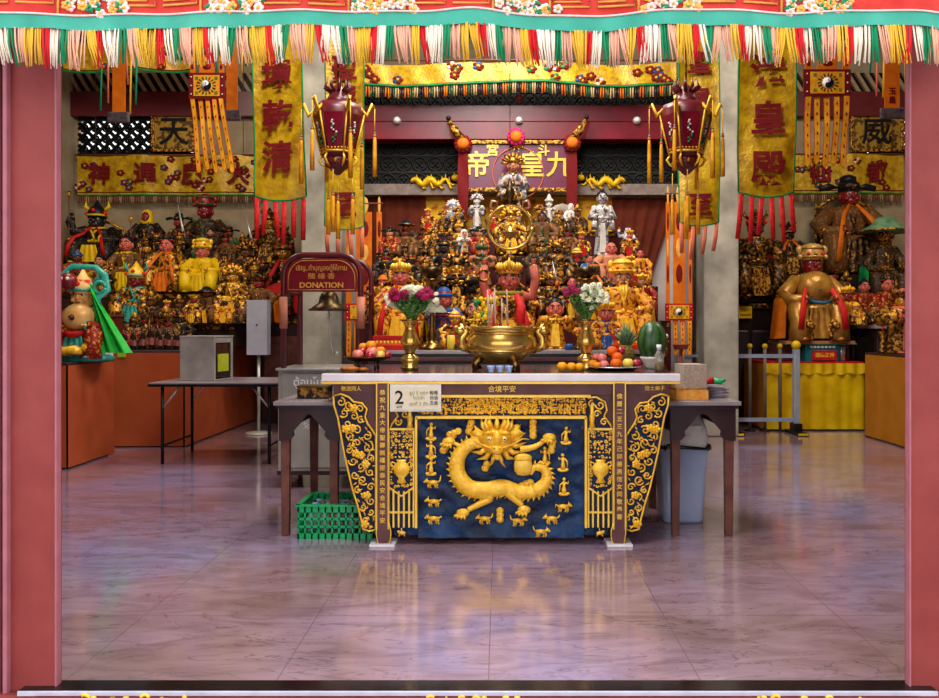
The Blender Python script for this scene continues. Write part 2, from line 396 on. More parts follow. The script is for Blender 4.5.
for s, nm in ((-1, 'left'), (1, 'right')):
    x0, x1 = (-6.68, xl0) if s < 0 else (xr1, 6.68)
    b = MB(maroon); b.box(((x0+x1)/2, 11.9, (Zp(117, 11.9)+Zp(93, 11.9))/2), (x1-x0, .16, Zp(93, 11.9)-Zp(117, 11.9))); struct(b, 'ceiling_beam_'+nm)
    b = MB(black, M('pale_roof_batten', (176, 150, 116), .7))
    z0, z1 = Zp(92, 11.6), Zp(66, 11.6)
    b.box(((x0+x1)/2, 11.93, (z0+z1)/2), (x1-x0, .03, z1-z0))
    n = int((x1-x0)/.14)
    for i in range(n):
        x = x0+.1+i*.14; b.box((x, 11.88, (z0+z1)/2), (.05, .05, z1-z0+.05), 1, 0, -.55)
    b.box(((x0+x1)/2, 11.86, z0), (x1-x0, .07, .04), 1)
    struct(b, 'ceiling_battens_'+nm)
    px = 69 if s < 0 else 0
struct(MB(plaster, wood_brown).box(((-6.52), 11.7, 2.8), (.34, .5, 5.6)).box((-6.37, 11.43, 2.8), (.05, .04, 5.6), 1), 'wall_pier_left')
# doorway: posts, lintel, facade, raised threshold
yf = 2.66
def post(x0, x1, side, edges):
    b = MB(post_red, post_edge)
    b.box(((x0+x1)/2, yf+.016, 1.4), (x1-x0, .03, 2.9))
    for e0, e1, d in edges: b.box(((e0+e1)/2, yf+.016-d, 1.4), (e1-e0, .03, 2.9), 1)
    return struct(b, 'door_1_jamb_'+side, .006)
k = yf/F
post((-22-500)*k, (57-500)*k, 'left', [((-8-500)*k, (2-500)*k, .03), ((6-500)*k, (10.5-500)*k, .022), ((55-500)*k, (57.3-500)*k, .006)])
post((909-500)*k, (968-500)*k, 'right', [((908.7-500)*k, (911-500)*k, .006)])
struct(MB(post_red).box((-4.26, yf+.12, 1.7), (5.14, .18, 3.4)), 'wall_front_left')
struct(MB(post_red).box((4.16, yf+.12, 1.7), (5.28, .18, 3.4)), 'wall_front_right')
struct(MB(post_red).box((0, yf+.12, 4.05), (13.6, .18, 3.2)), 'wall_front_top')
zth = .1
b = MB(M('black_granite', (26, 18, 22), .12, 0, (16, 12, 14)), M('threshold_edge', (190, 184, 200), .25), post_red)
b.box(((478-500)*k, 2.667, zth-.01), (3.02, .078, .02), 0)
b.box(((478-500)*k, 2.625, zth-.009), (3.02, .008, .016), 1)
b.box(((478-500)*k, 2.66, .04), (2.9, .14, .08), 2)
struct(b, 'door_1_threshold', .003)
b = MB(post_red, post_edge); b.box(((470-500)*k, 2.637, .042), (3.5, .02, .084)); struct(b, 'door_1_riser')
# gilt scroll carving on the face of the threshold
b = MB(gold)
for c0, c1 in ((85, 200), (418, 530), (755, 870)):
    carving(b, (c0-500)*k, (c1-500)*k, .02, .084, 2.622, .034, 0, c0, .007)
tag(b.obj('threshold_carving'), 'gilt scroll carving in three runs along the red threshold face', 'carving')

# counters, altar platforms
def cloth_block(name, label, cat, x0, x1, y0, y1, z, mat, top, group=None, folds=.01, skirt=.0, topth=.025, face='x'):
    r = thing(name, label, cat, ((x0+x1)/2, (y0+y1)/2, 0), 0, group)
    hx, hy = (x1-x0)/2, (y1-y0)/2
    b = MB(top); b.box((0, 0, z-topth/2), (2*hx+.02, 2*hy+.02, topth)); b.obj('counter_top', r, bev=.004)
    b = MB(dark_brown); b.box((0, 0, (z-topth)/2), (2*hx-.06, 2*hy-.06, z-topth)); b.obj('body', r)
    b = MB(mat)
    corners = [(-hx, hy), (-hx, -hy), (hx, -hy), (hx, hy)]
    for i in range(3):
        (ax, ay), (bx, by) = corners[i], corners[i+1]
        nx, ny = (by-ay), -(bx-ax); l = math.hypot(nx, ny); nx /= l; ny /= l; nx, ny = -nx, -ny
        ox, oy = {0: (-1, 0), 1: (0, -1), 2: (1, 0)}[i]
        def fn(u, v, ax=ax, ay=ay, bx=bx, by=by, ox=ox, oy=oy, l=l):
            w_ = folds*(1-v)*(sin(u*l*9)+.5*sin(u*l*23+1))+.012+skirt*(1-v)*.3
            return (ax+(bx-ax)*u+ox*w_, ay+(by-ay)*u+oy*w_, .015+(z-topth-.015)*v)
        b.sheet(fn, int(l*16)+4, 8)
    b.obj('cloth_skirt', r)
    return r
cloth_block('cloth_covered_table', 'low rust cloth table nearest the left door post, under the child guardian', 'table', -5.2, -3.9, 7.2, 8.05, .96, rust_cloth, dark_brown, None, .006)
cloth_block('cloth_covered_counter', 'long altar counter skirted in rust orange cloth running back behind the folding table', 'counter', -6.3, -3.36, 8.5, 11.4, 1.03, rust_cloth, M('dark_slate', (70, 60, 64), .35), None, .004)
cloth_block('cloth_covered_counter', 'ochre cloth counter beside the right door post', 'counter', 4.28, 5.7, 8.0, 9.35, .98, ochre_cloth, dark_brown, None, .004)
# yellow satin table
r = thing('draped_table', 'table skirted in bright yellow satin below the big gilded statue', 'table', (3.87, 10.25, 0))
b = MB(dark_brown); b.box((0, 0, .41), (1.1, .7, .82)); b.obj('body', r)
b = MB(red_cloth); b.box((0, 0, .835), (1.22, .8, .025)); b.obj('tabletop', r)
b = MB(yellow_satin, ochre_cloth)
def fy(u, v):
    a = u*3; g = .025*(1-v*.6)*(sin(u*70)+.4*sin(u*31+2)) if 1 <= a <= 2.0 else .008*(1-v)*sin(u*60)
    if a < 1: x, y = -.62, .4-.8*a; return (x+g-.0, y, .02+.8*v)
    if a < 2: x, y = -.62+1.24*(a-1), -.4; return (x, y-abs(g)-.01, .02+.8*v)
    x, y = .62, -.4+.8*(a-2); return (x+g, y, .02+.8*v)
b.sheet(fy, 120, 8, lambda u, v: 1 if u < .333 else 0); b.obj('cloth_skirt', r)
b = MB(yellow_satin); b.sheet(lambda u, v: (-.63+1.26*u, -.435-.012*sin(u*60), .70+.13*v+.012*sin(u*40)*(1-v)), 80, 4); b.obj('pelmet', r)
# dark cabinet on the right, and dark table
r = thing('altar_cabinet', 'dark lacquered altar cabinet behind the steel barrier with a yellow notice', 'cabinet', (3.5, 10.9, 0))
b = MB(black_gloss, dark_brown); b.box((0, 0, .8), (.94, .38, 1.6)); b.obj('body', r, bev=.01)
b = MB(black_gloss, gold_dark); b.box((0, 0, 1.63), (.98, .42, .06)); b.box((0, -.205, 1.55), (.95, .03, .07), 1); b.obj('cabinet_top', r, bev=.01)
b = MB(M('dull_black_panel', (44, 38, 46), .35));
for x in (-.3, 0, .3): b.box((x, -.2, .75), (.25, .03, .95))
b.obj('door', r, bev=.01)
b = MB(yellow_satin, ink); b.box((0, 0, 0), (.17, .006, .16)); b.text('กรุณา', .06, (0, -.006, .035), 1, sx=.8); b.text('ถอดรองเท้า', .045, (0, -.006, -.035), 1, sx=.7)
o = b.obj('paper_notice', None, (3.27, 10.66, 1.47)); tag(o, 'small yellow paper notice on the dark cabinet front', 'notice')
r = thing('altar_table', 'dark altar table with a grey top holding painted statuettes, right of the gilded statue', 'table', (5.22, 10.2, 0))
b = MB(marble_g, dark_brown); b.box((0, 0, 1.28), (1.3, .9, .05)); b.obj('tabletop', r, bev=.006)
b = MB(dark_brown); b.box((0, 0, 1.2), (1.2, .8, .1)); b.box((0, .3, .6), (1.1, .06, 1.1)); b.obj('apron', r)
for x in (-.55, .55):
    for y in (-.34, .34): MB(dark_brown).box((x, y, .6), (.09, .09, 1.2)).obj('leg', r, bev=.01)
r = thing('tiered_stand', 'dark stepped stand against the back wall behind the right altar', 'stand', (4.4, 11.5, 0))
MB(dark_brown).box((0, 0, 1.0), (3.3, .8, 2.0)).obj('step', r)
r = thing('stand_lower_step', 'lower dark step of the stepped stand in the right hall', 'stand', (5.02, 10.89, 0)); MB(dark_brown).box((0, 0, .78), (1.96, .38, 1.55)).obj('step', r)  # lower step of the stepped stand, built as its own thing
# stepped altars
def steps(name, label, xc, w_, tiers, y1, mat):
    r = thing(name, label, 'altar', (xc, tiers[0][0], tiers[0][2] if len(tiers[0]) > 2 else 0))
    z0 = r.location.z
    for i, (y, z, *_) in enumerate(tiers):
        ye = tiers[i+1][0] if i+1 < len(tiers) else y1
        b = MB(mat, gold_dark); b.box((0, (y+ye)/2-tiers[0][0], (z-z0)/2), (w_, ye-y-.004, z-z0)); b.box((0, y-tiers[0][0]+.01, z-z0-.03), (w_, .03, .05), 1); b.obj('step', r)
    return r
CT = {0: (6.95, 1.10), 1: (7.55, 1.36), 2: (8.15, 1.70), 3: (8.75, 2.05), 4: (9.3, 2.38)}
steps('stepped_altar', 'stepped dark red altar crowded with statues behind the front table', .12, 2.86, [(7.25, 1.34, 0), (7.85, 1.68), (8.45, 2.03), (9.05, 2.36)], 9.5, M('altar_step_lacquer', (70, 22, 22), .4))
LT = {1: (9.1, 1.03), 2: (9.9, 1.32), 3: (10.55, 1.72), 4: (11.25, 2.15)}
steps('stepped_altar', 'stepped dark altar on the rust cloth counter crowded with old statues', -4.6, 2.9, [(9.5, 1.30, 1.032), (10.2, 1.70), (10.85, 2.13)], 11.38, M('smoked_step_wood', (50, 30, 22), .5))
RT = {1: (10.25, 1.305), 2: (10.88, 1.665), 3: (11.45, 2.005), 4: (10.9, 1.56), 5: (10.42, 1.305)}
# second altar table (dark wood, pale edge) behind the front table
r = thing('altar_table', 'dark wooden altar table with a pale marble edge, behind the front table', 'table', (.1, 6.76, 0))
b = MB(marble_g); b.box((0, 0, 1.085), (2.32, .92, .03)); b.obj('tabletop', r, bev=.004)
b = MB(dark_brown, altar_brown); b.box((0, 0, .98), (2.24, .84, .18)); b.box((0, -.43, 1.03), (2.26, .03, .03), 1); b.box((0, -.43, .93), (2.26, .03, .03), 1); b.obj('apron', r, bev=.004)
for x in (-1.05, 1.05):
    for y in (-.36, .36): MB(dark_brown).box((x, y, .45), (.1, .1, .9)).obj('leg', r)
# ---------------------------------------------------------------- drapes behind the altar
def drape(name, label, px0, px1, py0, py1, Y, mat, folds=5, amp=.03, shape=None, cat='drape'):
    a, c = P(px0, py0, Y), P(px1, py1, Y); b = MB(mat); W, H = c.x-a.x, a.z-c.z
    def fn(u, v):
        uu, vv = shape(u, v) if shape else (u, v)
        return (W*uu, amp*sin(u*folds*6.28)*(.3+.7*(1-v)), -H*(1-vv))
    b.sheet(fn, 40, 14)
    return tag(b.obj(name, None, a), label, cat)
drape('wall_drape', 'plain brown cloth drape on the wall left of the centre altar', 366, 426, 197, 350, 9.74, brown_drape)
drape('wall_drape', 'brown cloth drape pulled aside to a point right of the centre altar', 612, 676, 198, 300, 9.74, brown_drape,
      shape=lambda u, v: (u*(.5+.5*v), v))
drape('altar_backcloth', 'yellow brocade backcloth behind the white statues of the centre altar', 424, 613, 196, 300, 9.77, M('orange_yellow_brocade', (226, 170, 24), .55, 0, (196, 90, 26), scale=9, sharp=True, pos=.42), 9, .012)
# ---------------------------------------------------------------- the carved front altar table
YA = 4.73; ka = YA/F
AX, AZ = (501-500)*ka, 0
def A(px, py): return ((px-501)*ka, EYE-(py-325)*ka)          # altar-local x, z
altar = thing('carved_altar_table', 'carved altar table with a gilt dragon on a blue panel and a white marble top', 'altar table', (AX, YA, 0))
hw = (679-322)/2*ka; zt_ = A(0, 374)[1]
b = MB(marble); b.box((0, .0, zt_-.02), (2*hw, .06, .045)); b.obj('marble_edge', altar, bev=.004)
b = MB(M('dark_polished_stone', (74, 50, 56), .16, 0, (52, 34, 40), scale=5)); b.box((0, .58, zt_-.02), (2*hw-.01, 1.1, .044)); b.obj('tabletop', altar)
b = MB(gold_bright); b.box((0, .52, zt_-.05), (2*hw-.004, 1.1, .014)); b.obj('gilt_moulding', altar)
b = MB(altar_brown, gold_bright)
z384, z395 = A(0, 383)[1], A(0, 395)[1]
b.box((0, .03, (z384+z395)/2), (A(669, 0)[0]-A(333, 0)[0], .04, z384-z395))
xl, zz = A(333, 395); xm = A(377, 0)[0]; zw = A(0, 455)[1]
for s in (-1, 1):
    pts = [(xl, z384), (xm, z384), (xm, zw), (A(372, 0)[0], A(0, 432)[1]), (xl, A(0, 400)[1])]
    b.prism([(s*-x if s > 0 else x, z) for x, z in pts], .02, .05)
    # inner brown corner behind the gilt brackets
    xa_, xb_ = A(389, 0)[0], A(420, 0)[0]
    q = [(xa_, z395), (xb_, z395), (xb_, A(0, 430)[1]), (xa_, A(0, 430)[1])]
    b.prism([(s*-x if s > 0 else x, z) for x, z in q], .03, .055)
b.obj('apron', altar)
# inscriptions on the apron (gold characters)
b = MB(gold_bright)
b.text('合境平安', A(0, 384)[1]-A(0, 391)[1], (A(502, 0)[0], .004, A(0, 389.5)[1]), 0, .002, .01)
b.text('敬送同人', .030, (A(351, 0)[0], .004, A(0, 389)[1]), 0, .002, .01); b.text('信士弟子', .030, (A(655, 0)[0], .004, A(0, 388.5)[1]), 0, .002, .01)
b.obj('inscription', altar)
# legs
for s in (-1, 1):
    b = MB(altar_brown, gold_bright)
    x0, x1 = A(377, 0)[0], A(389.5, 0)[0]
    pr = [(x0, z384), (x1, z384), (x1, A(0, 522)[1]), (x1+.012, A(0, 530)[1]), (x1+.01, A(0, 538)[1]), (x1-.005, A(0, 545)[1]+.004), (x0+.012, A(0, 545)[1]+.004), (x0, A(0, 532)[1])]
    b.prism([((-x if s > 0 else x), z) for x, z in pr], -.03, .06)
    for xx in (x0+.003, x1-.003): b.box(((-xx if s > 0 else xx), -.032, (z384+A(0, 528)[1])/2), (.007, .008, z384-A(0, 528)[1]), 1)
    q = [pr[2], pr[3], pr[4], pr[5]]
    b.tube([((-x if s > 0 else x), -.031, z) for x, z in q], .004, 5, 1)
    q = [pr[6], pr[7], (x0+.003, A(0, 520)[1])]
    b.tube([((-x if s > 0 else x), -.031, z) for x, z in q], .004, 5, 1)
    b.text('恭祝九皇大帝聖壽無疆國泰民安合境平安' if s < 0 else '佛曆二五三九年己卯善男信女同敬奉香', .034, ((-(x0+x1)/2 if s > 0 else (x0+x1)/2), -.033, A(0, 456)[1]), 1, .002, .01, vert=True, gap=1.3)
    b.obj('leg', altar)
    MB(marble).box(((-1 if s > 0 else 1)*(x0+x1)/2, .02, .008), (.15, .16, .016)).obj('foot_pad', altar, bev=.003)
    MB(altar_brown).box((s*.66, .98, .48), (.08, .08, .93)).obj('leg', altar)
# side wings: navy boards with gilt border and curls
wing = [(333.5, 396), (341, 394), (349, 397), (354, 402), (362, 403), (367, 409), (365, 417), (368, 424), (373, 431), (376, 436),
        (376, 529), (370, 531), (363, 529), (361, 518), (357, 503), (352, 487), (348, 470), (344, 452), (341, 435), (338, 418), (334, 405)]
curls = [(341, 402, 5), (350, 406, 5), (360, 409, 5), (344, 413, 5), (354, 416, 4.5), (361, 420, 4), (347, 424, 5), (357, 430, 5), (367, 436, 5), (349, 436, 5), (357, 443, 5.5), (368, 447, 6),
         (349, 450, 4.5), (370, 458, 4.5), (353, 461, 5), (361, 467, 5), (370, 472, 4.5), (355, 475, 4.5), (363, 480, 5.5), (371, 487, 4.5), (358, 490, 4), (364, 496, 4.5), (371, 501, 4.5), (363, 507, 4), (371, 512, 3.5), (366, 520, 3.5)]
for s in (-1, 1):
    b = MB(navy); q = [A(x, y) for x, y in wing]; mir = lambda p: (-p[0], p[1]) if s > 0 else p
    b.prism([mir(p) for p in q], .0, .03); w_ = b.obj('carved_wing', altar)
    b = MB(gold); pts = [mir(p) for p in q+[q[0]]]
    b.tube([(p[0], -.004, p[1]) for p in pts], .0062, 6)
    R = random.Random(3)
    for i, (x, y, rr) in enumerate(curls):
        c = mir(A(x, y)); spiral(b, c, rr*ka*.95, 1.25, R.uniform(0, 6.3), R.choice((-1, 1)), .0055, 0, 14, -.004)
    for x, y in ((354, 408), (352, 428), (361, 455), (346, 429), (366, 464), (356, 453), (367, 495), (365, 524)):
        c = mir(A(x, y))
        for a in range(5): b.ball((c[0]+cos(a*1.257)*.016, -.008, c[1]+sin(a*1.257)*.014), (.013, .008, .012), 0, 7, 5)
        b.ball((c[0], -.014, c[1]), .009, 0, 7, 5)
    for i in range(90):
        c = A(R.uniform(344, 375), R.uniform(402, 528))
        if c[0] < A(337+ (c[1]*0), 0)[0]+.0: continue
        yy = 325+(EYE-c[1])/ka
        if 500+0 and c[0] < A(338+(yy-400)*.20, 0)[0]: continue
        if yy < 436 and c[0] > A(360+(yy-405)*.4, 0)[0]: continue
        c = mir(c); a = R.uniform(0, 6.3); d = .013
        b.tube([(c[0]-cos(a)*d, -.004, c[1]-sin(a)*d), (c[0]+.003, -.01, c[1]), (c[0]+cos(a)*d, -.004, c[1]+sin(a)*d)], [.002, .005, .002], 5)
    b.obj('gilt_scrollwork', w_)
# top frieze
x0, z0 = A(416, 415); x1, z1 = A(588, 397)
b = MB(navy); b.box((0, .025, (z0+z1)/2), (x1-x0, .03, z1-z0+.01)); fr = b.obj('frieze_board', altar)
b = MB(gold); carving(b, x0+.01, x1-.01, z0+.006, z1-.004, .004, .017, 0, 11, .005); carving(b, x0+.3, x1-.3, z0+.006, z1-.004, .0, .018, 0, 12, .0055)
for i in range(20):
    x = x0+.08+i*.048; b.lathe([(.008, 0), (.006, .03), (.003, .04)], (x, 0, z0+.01), 6); b.ball((x, -.002, z0+.058), .0085, 0, 6, 5)
b.obj('frieze_carving', fr)
b = MB(gold_bright)
b.box((0, .0, A(0, 396)[1]), (x1-x0+.04, .05, .015)); b.box((0, -.002, A(0, 417)[1]), (A(587, 0)[0]-A(417, 0)[0], .05, .016))
for s in (-1, 1):
    b.box((s*A(585.5, 0)[0], -.002, (A(0, 417)[1]+A(0, 527)[1])/2), (.013, .05, A(0, 417)[1]-A(0, 527)[1]))
b.obj('gilt_frame', altar)
# corner brackets and vase panels
for s in (-1, 1):
    mx_ = lambda x: s*-x if s < 0 else x
    b = MB(navy); q = [A(x, y) for x, y in ((588, 398), (596, 397), (605, 402), (607, 410), (604, 416), (610, 424), (612, 429), (588, 429))]
    qq = [((p[0] if s > 0 else -p[0]), p[1]) for p in q]
    b.prism(qq, .0, .028); cb = b.obj('corner_bracket', altar)
    b = MB(gold); b.tube([(p[0], -.004, p[1]) for p in qq], .006, 6)
    sx = 1 if s > 0 else -1
    for x, y, rr in ((600, 405, 5), (597, 414, 4), (604, 422, 4), (592, 404, 4)):
        c = A(x, y); spiral(b, (sx*c[0], c[1]), rr*ka, 1.2, x, sx, .006, 0, 12, -.003)
    c = A(592, 428); b.lathe([(.02, 0), (.013, .03), (.018, .06), (.011, .09), (.012, .12), (.004, .15)], (sx*c[0], -.004, c[1]), 8)
    b.obj('gilt_scrollwork', cb)
    X0, X1, ZT, ZB, ZP = A(587.5, 0)[0], A(613.5, 0)[0], A(0, 429)[1], A(0, 487)[1], A(0, 494)[1]
    xm = (X0+X1)/2
    b = MB(navy); b.box((sx*xm, .015, (ZT+A(0, 527)[1])/2), (X1-X0, .03, ZT-A(0, 527)[1])); vp = b.obj('vase_panel', altar)
    b = MB(gold_bright)
    for xx in (X0+.004, X1-.004): b.box((sx*xx, -.004, (ZT+A(0, 527)[1])/2), (.010, .02, ZT-A(0, 527)[1]))
    b.box((sx*xm, -.004, ZT), (X1-X0, .02, .012))
    b.tube([(sx*X0, -.006, ZB), (sx*xm, -.006, ZP-.012), (sx*X1, -.006, ZB)], .006, 6)
    for i in range(1, 5):
        xx = X0+(X1-X0)*i/5; dz = (1-abs(i-2.5)/2.5)*.03
        b.box((sx*xx, -.004, (ZB-dz+A(0, 527)[1])/2), (.010, .018, ZB-dz-A(0, 527)[1]))
    b.box((sx*xm, -.006, A(0, 512)[1]), (X1-X0, .018, .009))
    b.obj('slatted_frame', vp)
    b = MB(gold); zc = A(0, 468)[1]
    b.lathe([(.02, -.09), (.03, -.085), (.016, -.06), (.045, -.03), (.052, 0), (.038, .025), (.024, .035), (.032, .05)], (sx*xm, .0, zc+.0), 14, 0, 1, .35)
    for q_ in (-1, 1): b.ring((sx*xm+q_*.05, -.004, zc+.02), .014, .004, 0, 10, 5)
    carving(b, sx*xm-.066, sx*xm+.066, zc+.055, ZT-.008, -.002, .024, 0, 31+s, .0045)
    carving(b, sx*xm-.066, sx*xm-.05, zc-.1, zc+.05, -.002, .022, 0, 41+s, .004); carving(b, sx*xm+.05, sx*xm+.066, zc-.1, zc+.05, -.002, .022, 0, 42+s, .004)
    carving(b, sx*xm-.045, sx*xm+.045, zc-.115, zc-.092, -.002, .02, 0, 43+s, .004)
    b.obj('vase_carving', vp)
    b = MB(gold); c = A(600, 533); cx = sx*c[0]
    b.ball((cx, -.0, c[1]), (.022, .01, .012)); b.ball((cx+.02*sx, -.0, c[1]+.008), (.010, .008, .009)); b.tube([(cx, 0, c[1]), (cx-.004, -.0, c[1]+.03)], [.006, .003], 5)
    for a in (-.012, .01): b.tube([(cx+a, -.002, c[1]), (cx+a*1.6, -.002, c[1]-.02)], .004, 5)
    b.obj('gilt_animal', altar)
# blue panel
z0, z1 = A(0, 538)[1], A(0, 417)[1]; XP = A(584, 0)[0]
b = MB(sea_blue)
def fblue(u, v):
    z = z0+(z1-z0)*v; x = -XP-.16*(0)+(2*XP)*u
    return (x, .035-.012*sin(x*26+sin(z*19)*2)*sin(z*31+x*9)*.6-(.03*(1-v)**6), z)
b.sheet(fblue, 90, 50); b.box((0, .055, (z0+z1)/2), (2*XP+.30, .02, z1-z0-.01)); b.obj('blue_panel', altar)
# dragon
b = MB(gold)
def path(pts, n=60):
    """Catmull-Rom through the points given in photo pixels"""
    pts = [A(*p) for p in pts]; out = []
    p = [pts[0]]+pts+[pts[-1]]
    seg = len(pts)-1
    for i in range(n+1):
        t = i/n*seg; k_ = min(int(t), seg-1); t -= k_; a, b_, c_, d = p[k_], p[k_+1], p[k_+2], p[k_+3]
        out.append(tuple(.5*((2*b_[j])+(-a[j]+c_[j])*t+(2*a[j]-5*b_[j]+4*c_[j]-d[j])*t*t+(-a[j]+3*b_[j]-3*c_[j]+d[j])*t**3) for j in (0, 1)))
    return out
body = path([(480, 441), (467, 446), (458, 458), (458, 474), (468, 487), (485, 490), (503, 487), (520, 492), (536, 490), (546, 481), (545, 470), (535, 467), (530, 474)], 90)
rad = [(.030+.022*sin(min(1, i/60)*pi*.9) if i < 60 else .044*(1-(i-60)/30*.72)) for i in range(91)]
b.tube([(p[0], -.012, p[1]) for p in body], rad, 14, 0, .62)
for i in range(2, 88, 2):           # belly ring and dorsal spikes
    p, q = body[i], body[i+1]; t = Vector((q[0]-p[0], 0, q[1]-p[1])).normalized(); nrm = Vector((-t.z, 0, t.x)); r_ = rad[i]
    sgn = -1
    o_ = Vector((p[0], -.012, p[1]))+nrm*sgn*r_*.85
    b.tube([o_, o_+nrm*sgn*.024+t*-.01], [.011, .001], 5)
    b.tube([Vector((p[0], -.012, p[1]))+nrm*k__*r_*.8+Vector((0, -r_*.55*(1-(k__*.8)**2)**.5, 0))+t*abs(k__)*-.01 for k__ in (-1, -.6, -.2, .2, .6, 1)], .0042, 4)
b.obj('dragon_body', altar)
def leg(pts, rs, paw):
    q = path(pts, 16); b = MB(gold); b.tube([(p[0], -.02, p[1]) for p in q], [rs[0]+(rs[1]-rs[0])*i/16 for i in range(17)], 9, 0, .7)
    c = A(*paw); b.ball((c[0], -.02, c[1]), (.040, .02, .026))
    for k_ in range(4):
        a = -2.6+k_*.42
        b.tube([(c[0]+cos(a)*.02, -.03, c[1]+sin(a)*.015), (c[0]+cos(a)*.055, -.035, c[1]+sin(a)*.03), (c[0]+cos(a)*.06, -.03, c[1]+sin(a)*.03-.012)], [.011, .008, .001], 6)
    b.obj('dragon_leg', altar)
leg([(478, 490), (490, 497), (478, 504), (468, 509)], (.03, .014), (463, 512))
leg([(508, 492), (517, 500), (522, 505)], (.03, .014), (524, 509))
leg([(520, 449), (535, 446), (547, 438)], (.022, .011), (549, 437)); leg([(468, 449), (457, 444), (450, 440)], (.016, .008), (449, 441))
b = MB(gold, white, ink)
hx, hz = A(497, 440)
b.ball((hx, -.035, hz), (.085, .05, .075), 0, 18, 12); b.ball((hx, -.075, hz+.02), (.03, .03, .05), 0, 12, 8)
b.ball((hx, -.08, hz-.045), (.04, .028, .03)); b.ball((hx, -.06, hz-.085), (.028, .02, .025))
for s in (-1, 1):
    b.ball((hx+s*.045, -.07, hz+.018), (.022, .02, .02)); b.ball((hx+s*.045, -.088, hz+.018), (.010, .006, .010), 1); b.ball((hx+s*.045, -.093, hz+.018), (.005, .004, .005), 2)
    b.tube([(hx+s*.02, -.075, hz+.05), (hx+s*.05, -.08, hz+.055), (hx+s*.085, -.06, hz+.04)], [.006, .012, .004], 6)
    b.tube([(hx+s*.045, -.04, hz+.06), (hx+s*.07, -.03, hz+.10), (hx+s*.06, -.02, hz+.145)], [.016, .012, .001], 7)
    b.tube([(hx+s*.08, -.03, hz+.02), (hx+s*.13, -.02, hz+.05), (hx+s*.16, -.01, hz+.04)], [.025, .02, .003], 7, 0, .5)
    for k_ in range(7):
        a = -1.0+k_*.36; d = .085
        b.tube([(hx+s*cos(a)*d*.8, -.015, hz+sin(a)*d*.8), (hx+s*cos(a)*.12, -.02, hz+sin(a)*.12), (hx+s*cos(a+.2)*.175, -.008, hz+sin(a+.2)*.16)], [.022, .016, .001], 6, 0, .6)
    b.tube([(hx+s*.03, -.09, hz-.035), (hx+s*.09, -.05, hz-.02), (hx+s*.15, -.02, hz+.01), (hx+s*.19, -.012, hz+.005)], [.007, .006, .005, .002], 6)
    b.tube([(hx+s*.02, -.07, hz-.09), (hx+s*.03, -.03, hz-.13), (hx+s*.05, -.015, hz-.16)], [.012, .009, .002], 6)
    b.ball((hx+s*.018, -.105, hz-.03), .009)
b.tube([(hx, -.05, hz+.07), (hx, -.04, hz+.11), (hx, -.02, hz+.15)], [.018, .014, .001], 7)
b.obj('dragon_head', altar)
b = MB(gold_bright, gold); c = A(523, 465)
b.lathe([(.0, -.06), (.035, -.055), (.052, -.03), (.055, 0), (.05, .03), (.045, .04)], (c[0], -.02, c[1]), 18, 0, 1, .4)
b.ball((c[0]+.0, -.024, c[1]+.045), (.054, .02, .028), 1); b.obj('dragon_pearl', altar)
# clouds, immortals and animals of the relief
def cloud(x, y, n, ang):
    b = MB(gold); c = A(x, y)
    for i in range(n):
        p = (c[0]+cos(ang)*(i-(n-1)/2)*.026, c[1]+sin(ang)*(i-(n-1)/2)*.026); b.ball((p[0], 0, p[1]), (.024, .012, .022), 0, 9, 6); spiral(b, p, .016, 1.3, i*2, 1, .004, 0, 12, -.012)
    b.obj('gilt_cloud', altar)
cloud(448, 443, 5, 1.0); cloud(454, 433, 3, .4); cloud(470, 427, 3, 1.3); cloud(533, 429, 4, 1.57); cloud(552, 446, 3, 1.4); cloud(513, 430, 3, .6); cloud(500, 515, 3, 1.57); cloud(486, 466, 2, 1.2); cloud(526, 484, 3, .4)
def immortal(x, y, lean):
    b = MB(gold); cx, cz = A(x, y)
    b.lathe([(.017, -.045), (.014, -.02), (.009, 0), (.013, .02), (.006, .03)], (cx, 0, cz), 8, 0, 1, .6); b.ball((cx+lean*.3, 0, cz+.04), .011, 0, 8, 6)
    for s in (-1, 1): b.tube([(cx+s*.008, 0, cz+.02), (cx+s*.024, -.004, cz+.01+lean*s), (cx+s*.026, -.004, cz+.03*s*(1 if lean > 0 else -1))], [.006, .005, .003], 5)
    b.ball((cx, 0, cz-.05), (.032, .010, .009)); b.ball((cx+.022, 0, cz-.045), (.012, .009, .009)); b.ball((cx-.022, 0, cz-.045), (.012, .009, .009))
    b.obj('gilt_figure', altar)
def beast(x, y, s, tail):
    b = MB(gold); cx, cz = A(x, y)
    b.tube([(cx-.028, 0, cz), (cx, -.002, cz+.004), (cx+.026, 0, cz+.0)], [.013, .014, .013], 8, 0, .7)
    b.ball((cx-s*.038, -.002, cz+.012), (.013, .009, .011)); b.ball((cx-s*.05, -.002, cz+.007), (.007, .006, .006)); b.tube([(cx-s*.036, 0, cz+.02), (cx-s*.034, 0, cz+.032)], [.005, .001], 5)
    for dx in (-.026, -.014, .014, .027): b.tube([(cx+dx, 0, cz-.004), (cx+dx-s*.004, 0, cz-.018), (cx+dx+s*.003, 0, cz-.030)], [.007, .005, .0045], 6)
    b.tube([(cx+s*.03, 0, cz+.005), (cx+s*.042, 0, cz+.015), (cx+s*.046, 0, cz+.015+tail)], [.006, .005, .003], 5)
    b.obj('gilt_animal', altar)
for x, y, l in ((431, 431, .004), (431, 449, -.004), (431, 466, .006), (566, 435, .008), (545, 455, -.005), (563, 462, -.006), (564, 486, .004)): immortal(x, y, l)
for x, y, s, t in ((433, 483, 1, .03), (434, 502, 1, .0), (434, 519, 1, -.01), (563, 507, -1, -.02), (552, 519, 1, .01), (541, 532, -1, .02), (485, 519, 1, .02), (518, 521, -1, .02)): beast(x, y, s, t)
